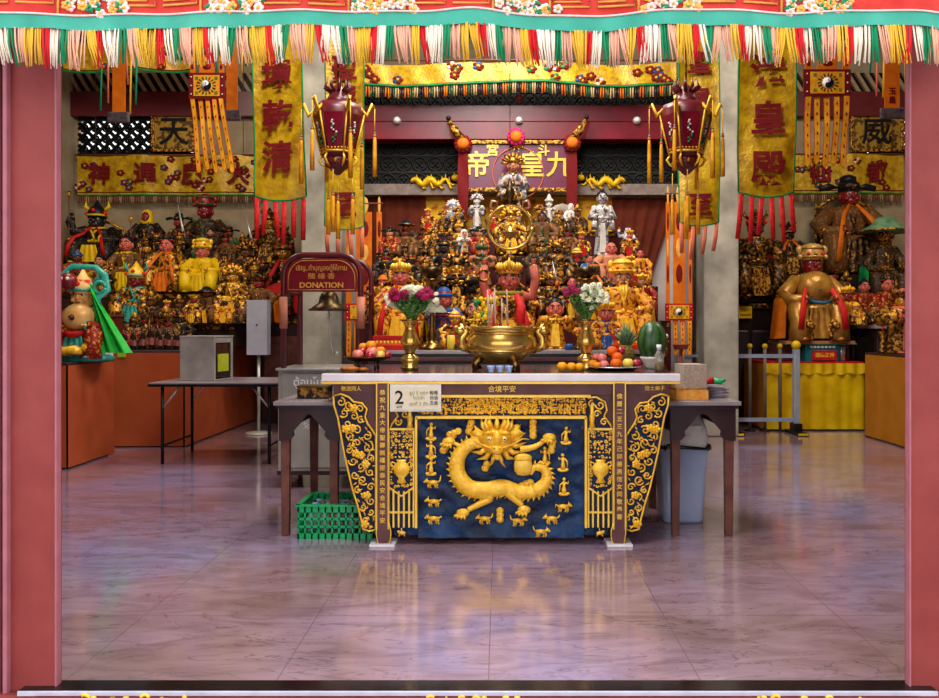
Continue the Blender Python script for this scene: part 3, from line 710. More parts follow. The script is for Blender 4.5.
# price notice taped to the apron
r = thing('paper_notice', 'cream laminated notice with a large 2 pinned on the altar apron', 'notice', P(415.5, 398, YA-.04))
b = MB(M('glossy_plastic', (232, 228, 220), .2)); b.box((0, .004, 0), (.30, .003, .16)); b.obj('plastic_sleeve', r)
b = MB(paper, ink, M('faded_green_ink', (150, 160, 100), .8)); b.box((0, 0, 0), (.275, .003, .135))
b.text('2', .11, (-.095, -.003, .0), 1, .001, .01); b.text('ธูป 5 ดอก', .028, (.02, -.003, .03), 2, .001); b.text('ไหว้เจ้า', .026, (.02, -.003, -.0), 2, .001); b.text('จุดที่ 2 ปัก', .028, (.02, -.003, -.035), 2, .001)
b.text('每份五', .026, (.095, -.003, 0), 1, .001, 0, vert=True); b.text('香油金', .026, (.12, -.003, 0), 1, .001, 0, vert=True); b.text('จุดที่', .018, (-.095, -.003, -.052), 1, .001)
b.obj('notice_sheet', r)
# ---------------------------------------------------------------- things hanging: doorway valance, banners, lanterns
YV = 2.47; kv = YV/F
def val_z(x):   # lower edge of the red band, gently wavy
    px = x/kv+500
    return EYE-(14+2.2*sin(px/70)+1.2*sin(px/31+1)-3.5*math.exp(-((px-470)/38)**2)-325)*kv
X0, X1 = (-40-500)*kv, (985-500)*kv
val = thing('door_valance', 'red embroidered door valance with teal border and striped thread fringe', 'valance', (0, YV, 0))
b = MB(val_red, val_gold, porcelain, green_thread, val_pink)
wave = lambda x: .012*sin(x*9)+.006*sin(x*23)
b.sheet(lambda u, v: (X0+(X1-X0)*u, wave(X0+(X1-X0)*u), val_z(X0+(X1-X0)*u)+.17*v), 160, 4)
R = random.Random(5); per = 188*kv; x = X0+.01
def squaremeander(cx, cz, s):
    q = [(-1, -.75), (1, -.75), (1, .75), (-1, .75), (-1, -.3), (.55, -.3), (.55, .35), (-.45, .35), (-.45, .05), (.1, .05)]
    b.tube([(cx+a*s, wave(cx+a*s)-.004, cz+c_*s*.62) for a, c_ in q], .0035, 4, 1)
px = -30
while px < 830:
    cx = (px-500)*kv; cz = val_z(cx)+.045
    for k_ in (0, 1): squaremeander(cx+(22+k_*44)*kv, cz+.01, .055)
    for e in (0, 88):
        xx = cx+e*kv; b.tube([(xx, wave(xx)-.004, val_z(xx)+.004), (xx, wave(xx)-.004, val_z(xx)+.17)], .004, 4, 1)
    for k_ in range(64):    # peony spray
        fx = cx+(93+R.uniform(0, 62))*kv; fz = val_z(fx)+R.uniform(.006, .1)
        m_ = R.choice((2, 2, 3, 3, 1, 4)); a = R.uniform(0, 6.3)
        if m_ == 3: b.tube([(fx-.012*cos(a), wave(fx)-.006, fz-.012*sin(a)), (fx, wave(fx)-.008, fz), (fx+.014*cos(a), wave(fx)-.006, fz+.014*sin(a))], [.001, .0065, .001], 5, 3, .5)
        else:
            for j in range(5): b.ball((fx+cos(j*1.257)*.009, wave(fx)-.005, fz+sin(j*1.257)*.009), (.008, .004, .007), m_, 6, 4)
            b.ball((fx, wave(fx)-.009, fz), .005, 1, 6, 4)
    px += 145
b.obj('embroidered_band', val)
b = MB(teal, val_pink)
def ft(u, v):
    x = X0+(X1-X0)*u; return (x, wave(x)-.006-.004*sin(x*40)*(1-v), val_z(x)-.044+.046*v+(.003*sin(x*17) if v < .3 else 0))
b.sheet(ft, 240, 5); b.tube([(X0+(X1-X0)*i/160, wave(X0+(X1-X0)*i/160)-.008, val_z(X0+(X1-X0)*i/160)+.002) for i in range(161)], .0035, 5, 1); b.obj('teal_border', val)
b = MB(yel_thread, red_thread, white_thread, green_thread, pink_thread); x = X0
order = [4, 4, 0, 1, 2, 2, 3, 4, 0, 0, 1, 2, 3]; oi = 0
while x < X1:
    m_ = order[oi % len(order)]; oi += 1; wgr = R.uniform(.024, .032)*(.8 if m_ in (1, 3) else 1); ln = R.uniform(.105, .122); sw = R.uniform(-.012, .022); ns = R.randint(6, 8)
    for j in range(ns):
        xx = x+wgr*(j/ns); zt2 = val_z(xx)-.042; dx = sw+R.uniform(-.007, .007); l = ln*R.uniform(.93, 1.04); yy = wave(xx)+R.uniform(-.008, .004)
        b.tube([(xx, yy, zt2), (xx+dx*.3, yy-.003, zt2-l*.45), (xx+dx, yy, zt2-l)], [.0026, .0026, .0018], 4, m_)
    x += wgr*.97
b.obj('thread_fringe', val)
b = MB(wood_brown); b.box((0, .03, 2.46), (3.3, .04, .05)); b.obj('hanging_rail', val)

def banner(name, label, px0, px1, pyb, Y, chars, cpy, csize, mat=gold_satin, ribbons=0, ribmat=scarlet_rib, pyt=-30, curve=.4, group=None, skew=0, edge=green_cloth, rlen=40):
    a, c = P(px0, pyt, Y), P(px1, pyb, Y); W, H = c.x-a.x, a.z-c.z; k_ = Y/F
    r = thing(name, label, 'banner', ((a.x+c.x)/2, Y, a.z), 0, group)
    b = MB(mat, crimson_cloth, edge)
    def pos(x, z):   # x across, z down from top
        t = -z/H; return Vector((x+skew*k_*t, .022*sin(x*3/W+t*5)+.004*sin(x*30+t*9)+.004*sin(t*20+x*9), z-(1-(2*x/W)**2)*.10*W*max(0, t)**3))
    b.sheet(lambda u, v: pos((u-.5)*W, -H*(1-v)), 18, 50)
    for i, ch in enumerate(chars):
        b.text(ch, csize*k_, (skew*k_*0, 0, a.z*0-(cpy[i]-pyt)*k_), 1, .001, .03, fn=lambda p: pos(p.x, p.z)+Vector((0, -.03+p.y, 0)))
    for s in (-.5, .5): b.tube([pos(s*W, -H*i/20) for i in range(21)], .006, 5, 2)
    b.tube([pos((i/10-.5)*W, -H) for i in range(11)], .007, 5, 2)
    b.obj('cloth', r)
    b = MB(wood_brown); b.tube([(-W*.55, 0, 0), (W*.55, 0, 0)], .014, 8); b.tube([(0, 0, 0), (0, 0, 5.6-a.z)], .004, 5); b.obj('hanging_rod', r)
    R = random.Random(len(label))
    for i in range(ribbons):
        x = (-.45+.9*i/max(1, ribbons-1))*W; p = pos(x, -H); l = rlen*k_*R.uniform(.85, 1.1); d = R.uniform(-.03, .03)
        b = MB(ribmat); b.tube([p, p+Vector((d*.4, -.005, -l*.5)), p+Vector((d, 0, -l))], [.016, .018, .016], 6, 0, .25); b.obj('ribbon', r)
    return r
banner('hanging_banner', 'long yellow satin banner with crimson characters, left of the left lantern', 249, 300, 196, 5.6, '境乾清', (76, 118, 158), 32, ribbons=6, rlen=40, skew=6)
banner('hanging_banner', 'yellow satin banner behind the left lantern', 325, 364, 226, 6.6, '聖壽至', (70, 100, 205), 26, ribbons=4, ribmat=coral, rlen=32)
banner('hanging_banner', 'broad yellow satin banner ending in the character for hall, right of the right lantern', 740, 796, 192, 5.6, '港皇殿', (73, 120, 168), 34, ribbons=6, rlen=44, skew=-2)
banner('hanging_banner', 'yellow satin banner beside the right lantern', 679, 719, 222, 6.6, '聖皇壽至', (64, 100, 135, 205), 24, ribbons=4, ribmat=coral, rlen=32)

def taiji(b, c, R_, mw, mb):
    b.tube([(c[0], c[1], c[2]), (c[0], c[1]-.004, c[2])], R_, 20, mw)
    n = 16; pts = [(sin(pi*i/n)*R_, cos(pi*i/n)*R_) for i in range(n+1)]
    pts += [(-sin(pi*i/8)*R_/2, -R_/2-cos(pi*i/8)*R_/2) for i in range(1, 8)] + [(sin(pi*i/8)*R_/2, R_/2-cos(pi*i/8)*R_/2) for i in range(0, 8)]
    b.prism([(c[0]+x, c[2]+z) for x, z in pts], c[1]-.006, c[1]-.004, mb)
    b.tube([(c[0], c[1]-.006, c[2]+R_/2), (c[0], c[1]-.009, c[2]+R_/2)], R_*.15, 8, mw); b.tube([(c[0], c[1]-.006, c[2]-R_/2), (c[0], c[1]-.009, c[2]-R_/2)], R_*.15, 8, mb)
def spirit_flag(label, px, py, wpx, hpx, Y, ntail, taillen, swing, head=30, group=None, tailmat=None, framecol=None):
    k_ = Y/F; c = P(px, py, Y); W, H = wpx*k_, hpx*k_
    r = thing('trigram_flag', label, 'flag', (c.x, Y, c.z+H/2+head*k_), 0, group); zc = -(H/2+head*k_)
    b = MB(orange_silk, crimson_cloth, val_gold)
    for i, (x, w_) in enumerate(((-W*.4, W*.14), (0, W*.42), (W*.4, W*.14))):
        b.box((x, 0, zc/2-H/4), (w_, .004, -zc-H/2)); 
        for j in range(4): b.ball((x, -.004, -H*.1-j*head*k_/4.2), (w_*.3, .002, head*k_*.09), 1 if j % 2 else 2, 7, 4)
    b.obj('head_strip', r)
    b = MB(framecol or crimson_cloth, marigold, white, black, crimson_cloth, green_cloth)
    b.box((0, 0, zc), (W, .012, H)); b.box((0, -.008, zc), (W*.72, .006, H*.8), 1)
    for i in range(16):
        a = i*pi/8; b.tube([(cos(a)*H*.24, -.012, zc+sin(a)*H*.22), (cos(a)*H*.38, -.012, zc+sin(a)*H*.34)], [.003, H*.035], 5, 4 if i % 2 else 5)
    for sx in (-1, 1):
        for j in range(3): b.ball((sx*W*.43, -.008, zc+(j-1)*H*.33), H*.03, 2, 6, 4)
        for sz in (-1, 1):
            for j in range(3): b.box((sx*W*.27, -.012, zc+sz*H*.28+(j-1)*H*.045), (H*.12, .002, H*.022), 5)
    taiji(b, (0, -.012, zc), H*.2, 2, 3); b.obj('trigram_panel', r)
    for i in range(ntail):
        x0 = (-.5+(i+.5)/ntail)*W; w_ = W/ntail*.62; L = taillen*k_*(1-.04*(i % 2)); zt = zc-H/2
        b = MB(tailmat or marigold, red_cloth, crimson_cloth)
        fx = lambda t, x0=x0: x0+swing*k_*t*(.8+.5*i/ntail)
        def pz(t, s, d=0): return (fx(t)+s*w_/2, -.004-d+.012*sin(t*5+i), zt-L*t)
        b.sheet(lambda u, v: pz(1-v, 2*u-1), 2, 16)
        b.add([pz(1, -1), pz(1, 1), (fx(1), -.004+.012*sin(5+i), zt-L-w_*.6)], [(0, 2, 1)], 0, False)
        for s in (-1, 1): b.tube([pz(t/12, s) for t in range(13)]+[(fx(1), -.004+.012*sin(5+i), zt-L-w_*.6)], .0016, 4, 1)
        for j in range(6): p = pz((j+.7)/6.5, 0, .003); b.ball(p, (w_*.13, .002, w_*.3), 2 if j % 2 else 1, 6, 4)
        b.obj('tail_strip', r)
    b = MB(wood_brown); b.tube([(-W*.5, 0, 0), (W*.5, 0, 0)], .01, 6); b.tube([(0, 0, 0), (0, 0, 5.6-r.location.z)], .004, 5); b.obj('hanging_rod', r)
    return r
spirit_flag('orange trigram flag with five tails swinging right, hung left of the long satin banner', 207, 86, 36, 26, 5.3, 5, 72, 9)
spirit_flag('orange trigram flag with straight tails, hung right of the broad satin banner', 827, 83, 47, 27, 5.3, 5, 68, -2)
sat = M('orange_striped_satin', (238, 160, 24), .5, 0, (220, 120, 16), scale=8)
spirit_flag('tall narrow orange trigram flag against the wall behind the bell frame', 364, 312, 38, 17, 9.1, 5, 34, 0, 100, None, sat, red_cloth)
spirit_flag('tall narrow orange trigram flag beside the cement column on the right', 679, 312, 28, 17, 9.1, 4, 34, 0, 110, None, sat, red_cloth)

def ptassel(parent, x, y, zt, l, r=.011):
    b = MB(marigold, yel_thread, orange_silk, turq)
    b.tube([(x, y, zt), (x, y, zt-l*.38)], .0035, 5, 1); b.ball((x, y, zt-l*.36), .008, 3, 7, 5); b.ball((x, y, zt-l*.40), .012, 2, 8, 6)
    b.lathe([(r*.6, 0), (r*1.1, -l*.08), (r*1.2, -l*.3), (r*1.3, -l*.60)], (x, y, zt-l*.40), 10, 0, fold=.15, k=5); b.obj('tassel', parent)
def lantern(label, px, Y):
    k_ = Y/F; c = P(px, 140, Y); r = thing('palace_lantern', label, 'lantern', (c.x, Y, P(0, 60, Y).z)); zz = lambda py: -(py-60)*k_
    b = MB(maroon, gold_worn)
    b.tube([(0, 0, 5.6-r.location.z), (0, 0, zz(92))], .006, 6, 1); b.obj('hanging_cord', r)
    b = MB(maroon, gold_worn)
    b.lathe([(.01, zz(84)), (.05, zz(90)), (.07, zz(98)), (.12, zz(106)), (.02, zz(106))], (0, 0, 0), 6)
    for i in range(10):
        a = i*.628; b.tube([(cos(a)*.03, sin(a)*.03, zz(94)), (cos(a)*.09, sin(a)*.09, zz(88)), (cos(a)*.07, sin(a)*.07, zz(80))], [.014, .012, .002], 5, 0)
    b.obj('crown_top', r)
    b = MB(maroon, gold_worn); b.lathe([(.15, zz(105)), (.18, zz(112)), (.105, zz(158)), (.06, zz(158))], (0, 0, 0), 6, 0); 
    sh = b.obj('lantern_body', r)
    b = MB(M('lantern_glass', (128, 20, 40), .15, 0, (90, 10, 30), scale=5), white, green_thread, val_pink)
    for i in range(6):
        a = (i+.5)*pi/3; R0, R1 = .160*.866+.012, .104*.866+.014
        ca, sa = cos(a), sin(a); tx, ty = -sa, ca
        b.add([(ca*R0+tx*.065, sa*R0+ty*.065, zz(117)), (ca*R0-tx*.065, sa*R0-ty*.065, zz(117)), (ca*R1-tx*.045, sa*R1-ty*.045, zz(150)), (ca*R1+tx*.045, sa*R1+ty*.045, zz(150))], [(0, 1, 2, 3)], 0, False)
        Rn = random.Random(i)
        for j in range(12):
            t = .25+.055*j; RR = R0+(R1-R0)*t+.004; o = Rn.uniform(-.018, .018)
            b.ball((ca*RR+tx*o, sa*RR+ty*o, zz(117)+(zz(150)-zz(117))*t), .0075, (1, 3, 1, 2)[j % 4] if j < 8 else 2, 6, 4)
    b.obj('painted_pane', sh)
    b = MB(gold)
    for i in range(6):
        a = i*pi/3; ca, sa = cos(a), sin(a)
        b.tube([(ca*.185, sa*.185, zz(112)), (ca*.11, sa*.11, zz(158))], .006, 6)
        b.tube([(ca*.15, sa*.15, zz(108)), (ca*.20, sa*.20, zz(116)), (ca*.235, sa*.235, zz(104)), (ca*.25, sa*.25, zz(108))], [.01, .016, .012, .004], 6)
        b.tube([(ca*.11, sa*.11, zz(156)), (ca*.13, sa*.13, zz(160)), (ca*.11, sa*.11, zz(165)), (ca*.08, sa*.08, zz(168))], [.006, .009, .008, .004], 6)
        a2 = a+pi/3; b.tube([(ca*.11, sa*.11, zz(153)), (cos(a2)*.11, sin(a2)*.11, zz(153))], .009, 6)
        for j in range(5):
            t = (j+.5)/5; b.ball((ca*.112*(1-t)+cos(a2)*.112*t, sa*.112*(1-t)+sin(a2)*.112*t, zz(150)), .010, 0, 6, 4)
    b.obj('gilt_frame', sh)
    b = MB(maroon, gold_worn); b.lathe([(.1, zz(156)), (.085, zz(166)), (.05, zz(170)), (.015, zz(175))], (0, 0, 0), 6); 
    for i in range(6):
        a = i*pi/3+.5; b.tube([(cos(a)*.08, sin(a)*.08, zz(160)), (cos(a)*.08, sin(a)*.08, zz(164))], .012, 5, 1)
    b.obj('lower_tier', r)
    for i in range(6):
        a = i*pi/3; ptassel(r, cos(a)*.25, sin(a)*.25, zz(109), .46+.05*(i % 2))
    for i in range(3):
        a = i*2.09+.4; ptassel(r, cos(a)*.1, sin(a)*.1, zz(172), .42)
    ptassel(r, 0, 0, zz(173), .45)
lantern('crimson hexagonal palace lantern with yellow tassels, the left of two', 338, 5.45)
lantern('crimson hexagonal palace lantern with yellow tassels, the right of two', 686, 5.45)

# valances high inside
def brocade_valance(label, px0, px1, py0, py1, Y, fr, chars='', fring=None, sag=0, motifs=40, frm=None, seed=1):
    k_ = Y/F; a, c = P(px0, py0, Y), P(px1, py1, Y); W, H = c.x-a.x, a.z-c.z
    r = thing('brocade_valance', label, 'valance', a); b = MB(gold_satin, green_cloth, crimson_cloth, blue_paint, val_pink, black)
    zf = lambda u: -sag*k_*(sin(u*pi*3)*.5+.5)
    yy = lambda u, v: .022*sin(u*W*5)+.008*sin(u*W*17+v*2)
    b.sheet(lambda u, v: (W*u, yy(u, v), -H*(1-v)+zf(u)), 90, 8)
    b.tube([(W*i/60, yy(i/60, 0)-.01, -H+zf(i/60)+.01) for i in range(61)], .014, 5, 1); b.tube([(W*i/60, yy(i/60, 0)-.01, -H+zf(i/60)+.09*H) for i in range(61)], .006, 5, 2)
    R = random.Random(seed)
    for i in range(motifs):
        u, v = R.random(), R.uniform(.15, .9); m_ = R.choice((1, 2, 2, 3, 4)); x, y, z = W*u, yy(u, v)-.012, -H*(1-v)+zf(u)
        for j in range(5): q = j*1.257; b.ball((x+cos(q)*.035, y, z+sin(q)*.03), (.03, .008, .022), m_ if j % 2 else 2, 6, 4)
        b.ball((x, y-.005, z), .02, 0, 6, 4)
    n = len(chars)
    for i, ch in enumerate(chars): b.text(ch, H*.55, (W*(i+.5)/n, 0, -H/2), 2, .004, .03, fn=lambda p: Vector((p.x, yy(p.x/W, .5)-.04+p.y, p.z)))
    b.obj('brocade', r)
    b = MB(wood_brown); b.tube([(-.03, .0, 0), (W+.03, .0, 0)], .014, 6)
    for u in (.1, .9): b.tube([(W*u, .0, 0), (W*u, .0, 5.6-a.z)], .004, 5)
    b.obj('hanging_rail', r)
    if fr:
        b = MB(*(frm or [coral, wood_brown]))
        n = int(W/.028)
        for i in range(n):
            x = W*(i+.5)/n; u = x/W; z = -H+zf(u); b.tube([(x, yy(u, 0), z), (x+R.uniform(-.008, .008), yy(u, 0), z-fr*k_*R.uniform(.92, 1.05))], .010, 4, (i // 2) % len(b.mats))
        b.obj('fringe', r)
dim_fr = M('faded_brown_fringe', (150, 104, 76), .8, 0, (120, 78, 54)); pale_fr = M('faded_cream_fringe', (190, 160, 110), .8)
brocade_valance('yellow brocade valance high on the left back wall', 77, 262, 155, 196, 11.85, 7, '神通廣大', frm=[dim_fr, dim_fr, pale_fr], seed=3, motifs=34)
brocade_valance('yellow brocade valance high on the right back wall', 792, 904, 154, 194, 11.85, 8, '仙都', frm=[dim_fr, dim_fr, pale_fr], seed=4, motifs=22)
brocade_valance('golden brocade swag with striped fringe above the crimson beam', 360, 676, 60, 82, 9.2, 11, '', frm=[dark_brown, orange_silk, robe_green, pale_fr], sag=5, motifs=26, seed=5)
brocade_valance('narrow yellow drape below the roof battens on the left', 63, 192, 40, 70, 10.8, 0, '', sag=3, motifs=6, seed=6)
# name boards
def nameboard(name, label, px0, px1, py0, py1, Y, chars, tilt, face, ink_, csz):
    a, c = P(px0, py0, Y), P(px1, py1, Y); W, H = c.x-a.x, a.z-c.z
    r = thing(name, label, 'plaque', ((a.x+c.x)/2, Y, (a.z+c.z)/2))
    b = MB(gold_worn); 
    for s in (-1, 1): b.box((0, -.01, s*(H/2-.02)), (W, .06, .045)); b.box((s*(W/2-.02), -.01, 0), (.045, .06, H))
    b.obj('frame', r, bev=.006)
    b = MB(face, ink_); b.box((0, .01, 0), (W-.04, .03, H-.04)); n = len(chars)
    for i, ch in enumerate(chars):
        if ch != ' ': b.text(ch, csz, (W*((i+.5)/n-.5), -.014, 0), 1, .006, .012)
    b.obj('face_board', r); return r
wrk = M('rough_gilt_ground', (176, 138, 44), .4, .4, (88, 60, 18), scale=10, sharp=True, pos=.48, bump=.6)
nameboard('name_board', 'gilt name board with a black character, beside the left lattice window', 152, 196, 114, 152, 11.88, '天', 0, wrk, black, .46)
nameboard('name_board', 'gilt name board with a black character, near the right door post', 850, 903, 112, 152, 11.88, '威', 0, wrk, black, .46)
r = nameboard('name_board', 'crimson name board with gilt characters, centred over the altar', 463, 573, 141, 192, 9.42, '帝 皇九', 0, M('violet_crimson_board', (112, 26, 56), .35, 0, (96, 40, 76), scale=8), gold_bright, .32)
for ch, x, z, s_ in (('宮', -.30, .18, .15), ('斗', .30, .18, .15), ('母', 0, .21, .13)): b = MB(gold_bright); b.text(ch, s_, (x, -.02, z), 0, .004, .02); b.obj('inscription', r)
b = MB(gold_bright, coral); b.ring((.0, -.02, -.08), .30, .006, 1, 36); b.obj('halo_ring', r)
# fabric rosettes and ribbons on the board corners
for i, (px, py, lab, m_) in enumerate(((463, 144, 'orange rosette with a crimson streamer at the left corner of the name board', orange_silk), (572, 143, 'orange rosette with a crimson streamer at the right corner of the name board', orange_silk), (516, 137, 'pink and orange rosette over the middle of the name board', M('magenta_silk', (212, 36, 110), .5)))):
    r = thing('fabric_rosette', lab, 'rosette', P(px, py, 9.33)); b = MB(crimson_cloth, m_)
    for j in range(12): a = j*pi/6; b.ball((cos(a)*.075, 0, sin(a)*.075), (.035, .03, .035), 0 if i < 2 else 1, 7, 5)
    b.ball((0, -.03, 0), (.07, .04, .07), 1 if i < 2 else 0, 12, 8)
    if i == 2: b.mats[0] = orange_silk
    b.obj('flower', r)
    if i < 2:
        s = -1 if i == 0 else 1
        b = MB(crimson_cloth); b.sheet(lambda u, v: ((u-.5)*.10*(1+.3*sin(v*3)), .02+.01*sin(v*9+u*4), -.05-.78*(1-v)), 4, 16); b.obj('streamer', r)
        b = MB(gold_worn, black); b.tube([(0, 0, .04), (s*.10, -.02, .16), (s*.16, 0, .27)], [.05, .05, .02], 8, 0); b.ball((s*.17, 0, .30), .03, 1); b.obj('phoenix_tail' , r)
for i, (px, lab) in enumerate(((397, 'small white round fitting on the crimson beam, the left of three'), (519, 'small white round fitting on the crimson beam, the middle of three'), (637, 'small white round fitting on the crimson beam, the right of three'))):
    b = MB(white, steel); b.ball((0, 0, 0), .034, 0); b.tube([(0, .0, 0), (0, .04, 0)], .045, 12, 1); tag(b.obj('round_fitting', None, P(px, 120, 9.42)), lab, 'light fitting')
b = MB(M('smoked_glass', (90, 60, 50), .1), red_thread); b.ball((0, 0, 0), .06); b.ball((0, -.05, .01), .02, 1); tag(b.obj('ceiling_camera', None, P(519, 100, 9.5)), 'small dark dome fitting hung over the crimson beam', 'camera')
# small gilt dragons on the lattice
for px, lab, s in ((433, 'gilt carved dragon on the lattice left of the name board', 1), (603, 'gilt carved dragon on the lattice right of the name board', -1)):
    c = P(px, 182, 9.6); b = MB(M('yellow_gilt', (236, 190, 20), .4, .2, (190, 140, 10), scale=20, bump=.3))
    pts = [(s*(-.26+.52*i/24), 0, .035*sin(i*.75)) for i in range(25)]
    b.tube(pts, [.012+.03*sin(pi*min(1, (i+3)/24)) for i in range(25)], 8)
    b.ball((s*.27, -.01, .05), (.05, .03, .04)); b.tube([(s*.27, 0, .07), (s*.25, 0, .12)], [.012, .002], 5); b.tube([(s*.3, 0, .04), (s*.35, 0, .05)], [.02, .008], 6)
    for i in range(3, 22, 2): b.tube([pts[i], (pts[i][0], 0, pts[i][2]+.065)], [.016, .002], 5)
    for i in (5, 10, 15, 20): b.tube([pts[i], (pts[i][0]+.04, -.01, -.08), (pts[i][0]+.08, -.01, -.07)], [.02, .014, .004], 6)
    tag(b.obj('carved_dragon', None, c), lab, 'carving')
# charms and orange strips near the doorway sides
def charm(label, px, py0, py1, wpx, Y, bag, txt=''):
    k_ = Y/F; a = P(px, py0, Y); H = (py1-py0)*k_; W = wpx*k_; r = thing('orange_charm_strip', label, 'charm', a)
    b = MB(orange_silk, crimson_cloth); b.box((0, 0, -H/2), (W, .006, H))
    if txt: b.text(txt, W*.5, (0, -.005, -H*.8), 1, .001, .03, vert=True)
    b.obj('strip', r)
    b = MB(green_thread, coral, yel_thread); R = random.Random(px)
    for i in range(7): x = (-1.5+i*.5)*W*.9; l = H*R.uniform(.3, 1.0); b.tube([(x, .01, 0), (x+R.uniform(-.02, .02), .01, -l)], .008, 4, i % 3)
    b.obj('thread', r)
    b = MB(wood_brown); b.tube([(-W*1.4, .01, 0), (W*1.4, .01, 0)], .008, 6); b.tube([(0, .01, 0), (0, .01, 5.6-a.z)], .004, 5); b.obj('hanging_rod', r)
    if bag: b = MB(M('grey_brocade_pouch', (98, 84, 84), .6, 0, (60, 44, 50), scale=30)); b.box((0, -.01, -H-.03), (W*1.7, .03, .085), 0); b.obj('pouch', r, bev=.012)
charm('orange charm strip with a grey pouch, hung nearest the left door post', 119, 40, 114, 13, 6.2, True)
charm('orange charm strip with a grey pouch, right of the left trigram flag', 232, 40, 112, 11, 6.4, True)
charm('orange charm strip lettered in crimson beside the right door post', 892, 40, 110, 15, 6.2, True, '玉皇')
# ceiling pendant cord with the ring lamp
YL = 6.35; c = P(510, 227, YL)
r = thing('hanging_oil_lamp', 'brass hoop lamp hanging on a thin cord before the altar statues', 'lamp', (c.x, YL, c.z)); kl = YL/F
b = MB(brass); b.ring((0, 0, 0), 22*kl, .014, 0, 48, 10); b.obj('hoop', r)
b = MB(M('rose_brass', (206, 140, 110), .25, .7))
for s in (-1, 1): b.tube([(s*14*kl, 0, 17*kl), (s*20*kl, 0, 20*kl), (s*18*kl, 0, 26*kl), (s*13*kl, 0, 25*kl), (s*13*kl, 0, 21*kl)], [.014, .016, .014, .012, .006], 8)
b.obj('scroll_handle', r)
b = MB(bronze, gold_worn); b.lathe([(.03, 22*kl), (.07, 24*kl), (.04, 30*kl), (.06, 34*kl), (.02, 40*kl), (.015, 46*kl)], (0, 0, 0), 12, 0)
for i in range(6): a = i*1.05; b.tube([(cos(a)*.05, sin(a)*.05, 25*kl), (cos(a)*.10, sin(a)*.10, 31*kl), (cos(a)*.07, sin(a)*.07, 36*kl)], [.01, .014, .004], 6, 1)
b.obj('hanger', r)
b = MB(M('clear_brown_glass', (200, 150, 90), .05, 0, trans=.4), brass); b.lathe([(.008, -12*kl), (.02, -11*kl), (.055, -8*kl), (.06, -4*kl), (.05, -4*kl), (.045, -7*kl)], (0, 0, 0), 16, 0); b.lathe([(.07, -6*kl), (.074, -5.2*kl), (.07, -4.6*kl)], (0, 0, 0), 18, 1)
b.tube([(0, 0, -22*kl), (0, 0, -11*kl)], .01, 8, 1); b.obj('oil_cup', r)
b = MB(M('lamp_flame', (255, 214, 140), .5, em=((255, 200, 110), 4))); b.lathe([(.002, -4.5*kl), (.012, -3*kl), (.009, -1.5*kl), (.001, .6*kl)], (0, 0, 0), 8); b.obj('flame', r)
b = MB(black); b.tube([(0, 0, 46*kl), (0, 0, 5.58-c.z)], .003, 5); b.obj('cord', r)
# ---------------------------------------------------------------- statues
TAKEN = []
def head_mesh(skin, S, beard=None, detail=1):
    b = MB(skin, white, ink, redskin, beard or ink)
    b.ball((0, 0, 0), (.082*S, .086*S, .105*S), 0, 16, 12)
    b.ball((0, -.03*S, -.045*S), (.058*S, .056*S, .052*S), 0, 12, 8)          # jaw
    b.ball((0, -.086*S, -.012*S), (.014*S, .018*S, .026*S), 0, 8, 6)          # nose
    for s in (-1, 1):
        b.ball((s*.083*S, 0, -.012*S), (.012*S, .022*S, .036*S), 0, 8, 6)     # ear
        b.ball((s*.034*S, -.074*S, .012*S), (.015*S, .010*S, .007*S), 1, 8, 6); b.ball((s*.034*S, -.084*S, .012*S), (.008*S, .005*S, .009*S), 2, 6, 5)
        b.tube([(s*.014*S, -.084*S, .032*S), (s*.036*S, -.082*S, .042*S), (s*.060*S, -.064*S, .034*S)], [.004*S, .007*S, .003*S], 5, 2)
        b.ball((s*.045*S, -.066*S, -.03*S), (.022*S, .016*S, .02*S), 0, 8, 6)
    b.ball((0, -.082*S, -.052*S), (.022*S, .010*S, .008*S), 3, 8, 5)
    return b
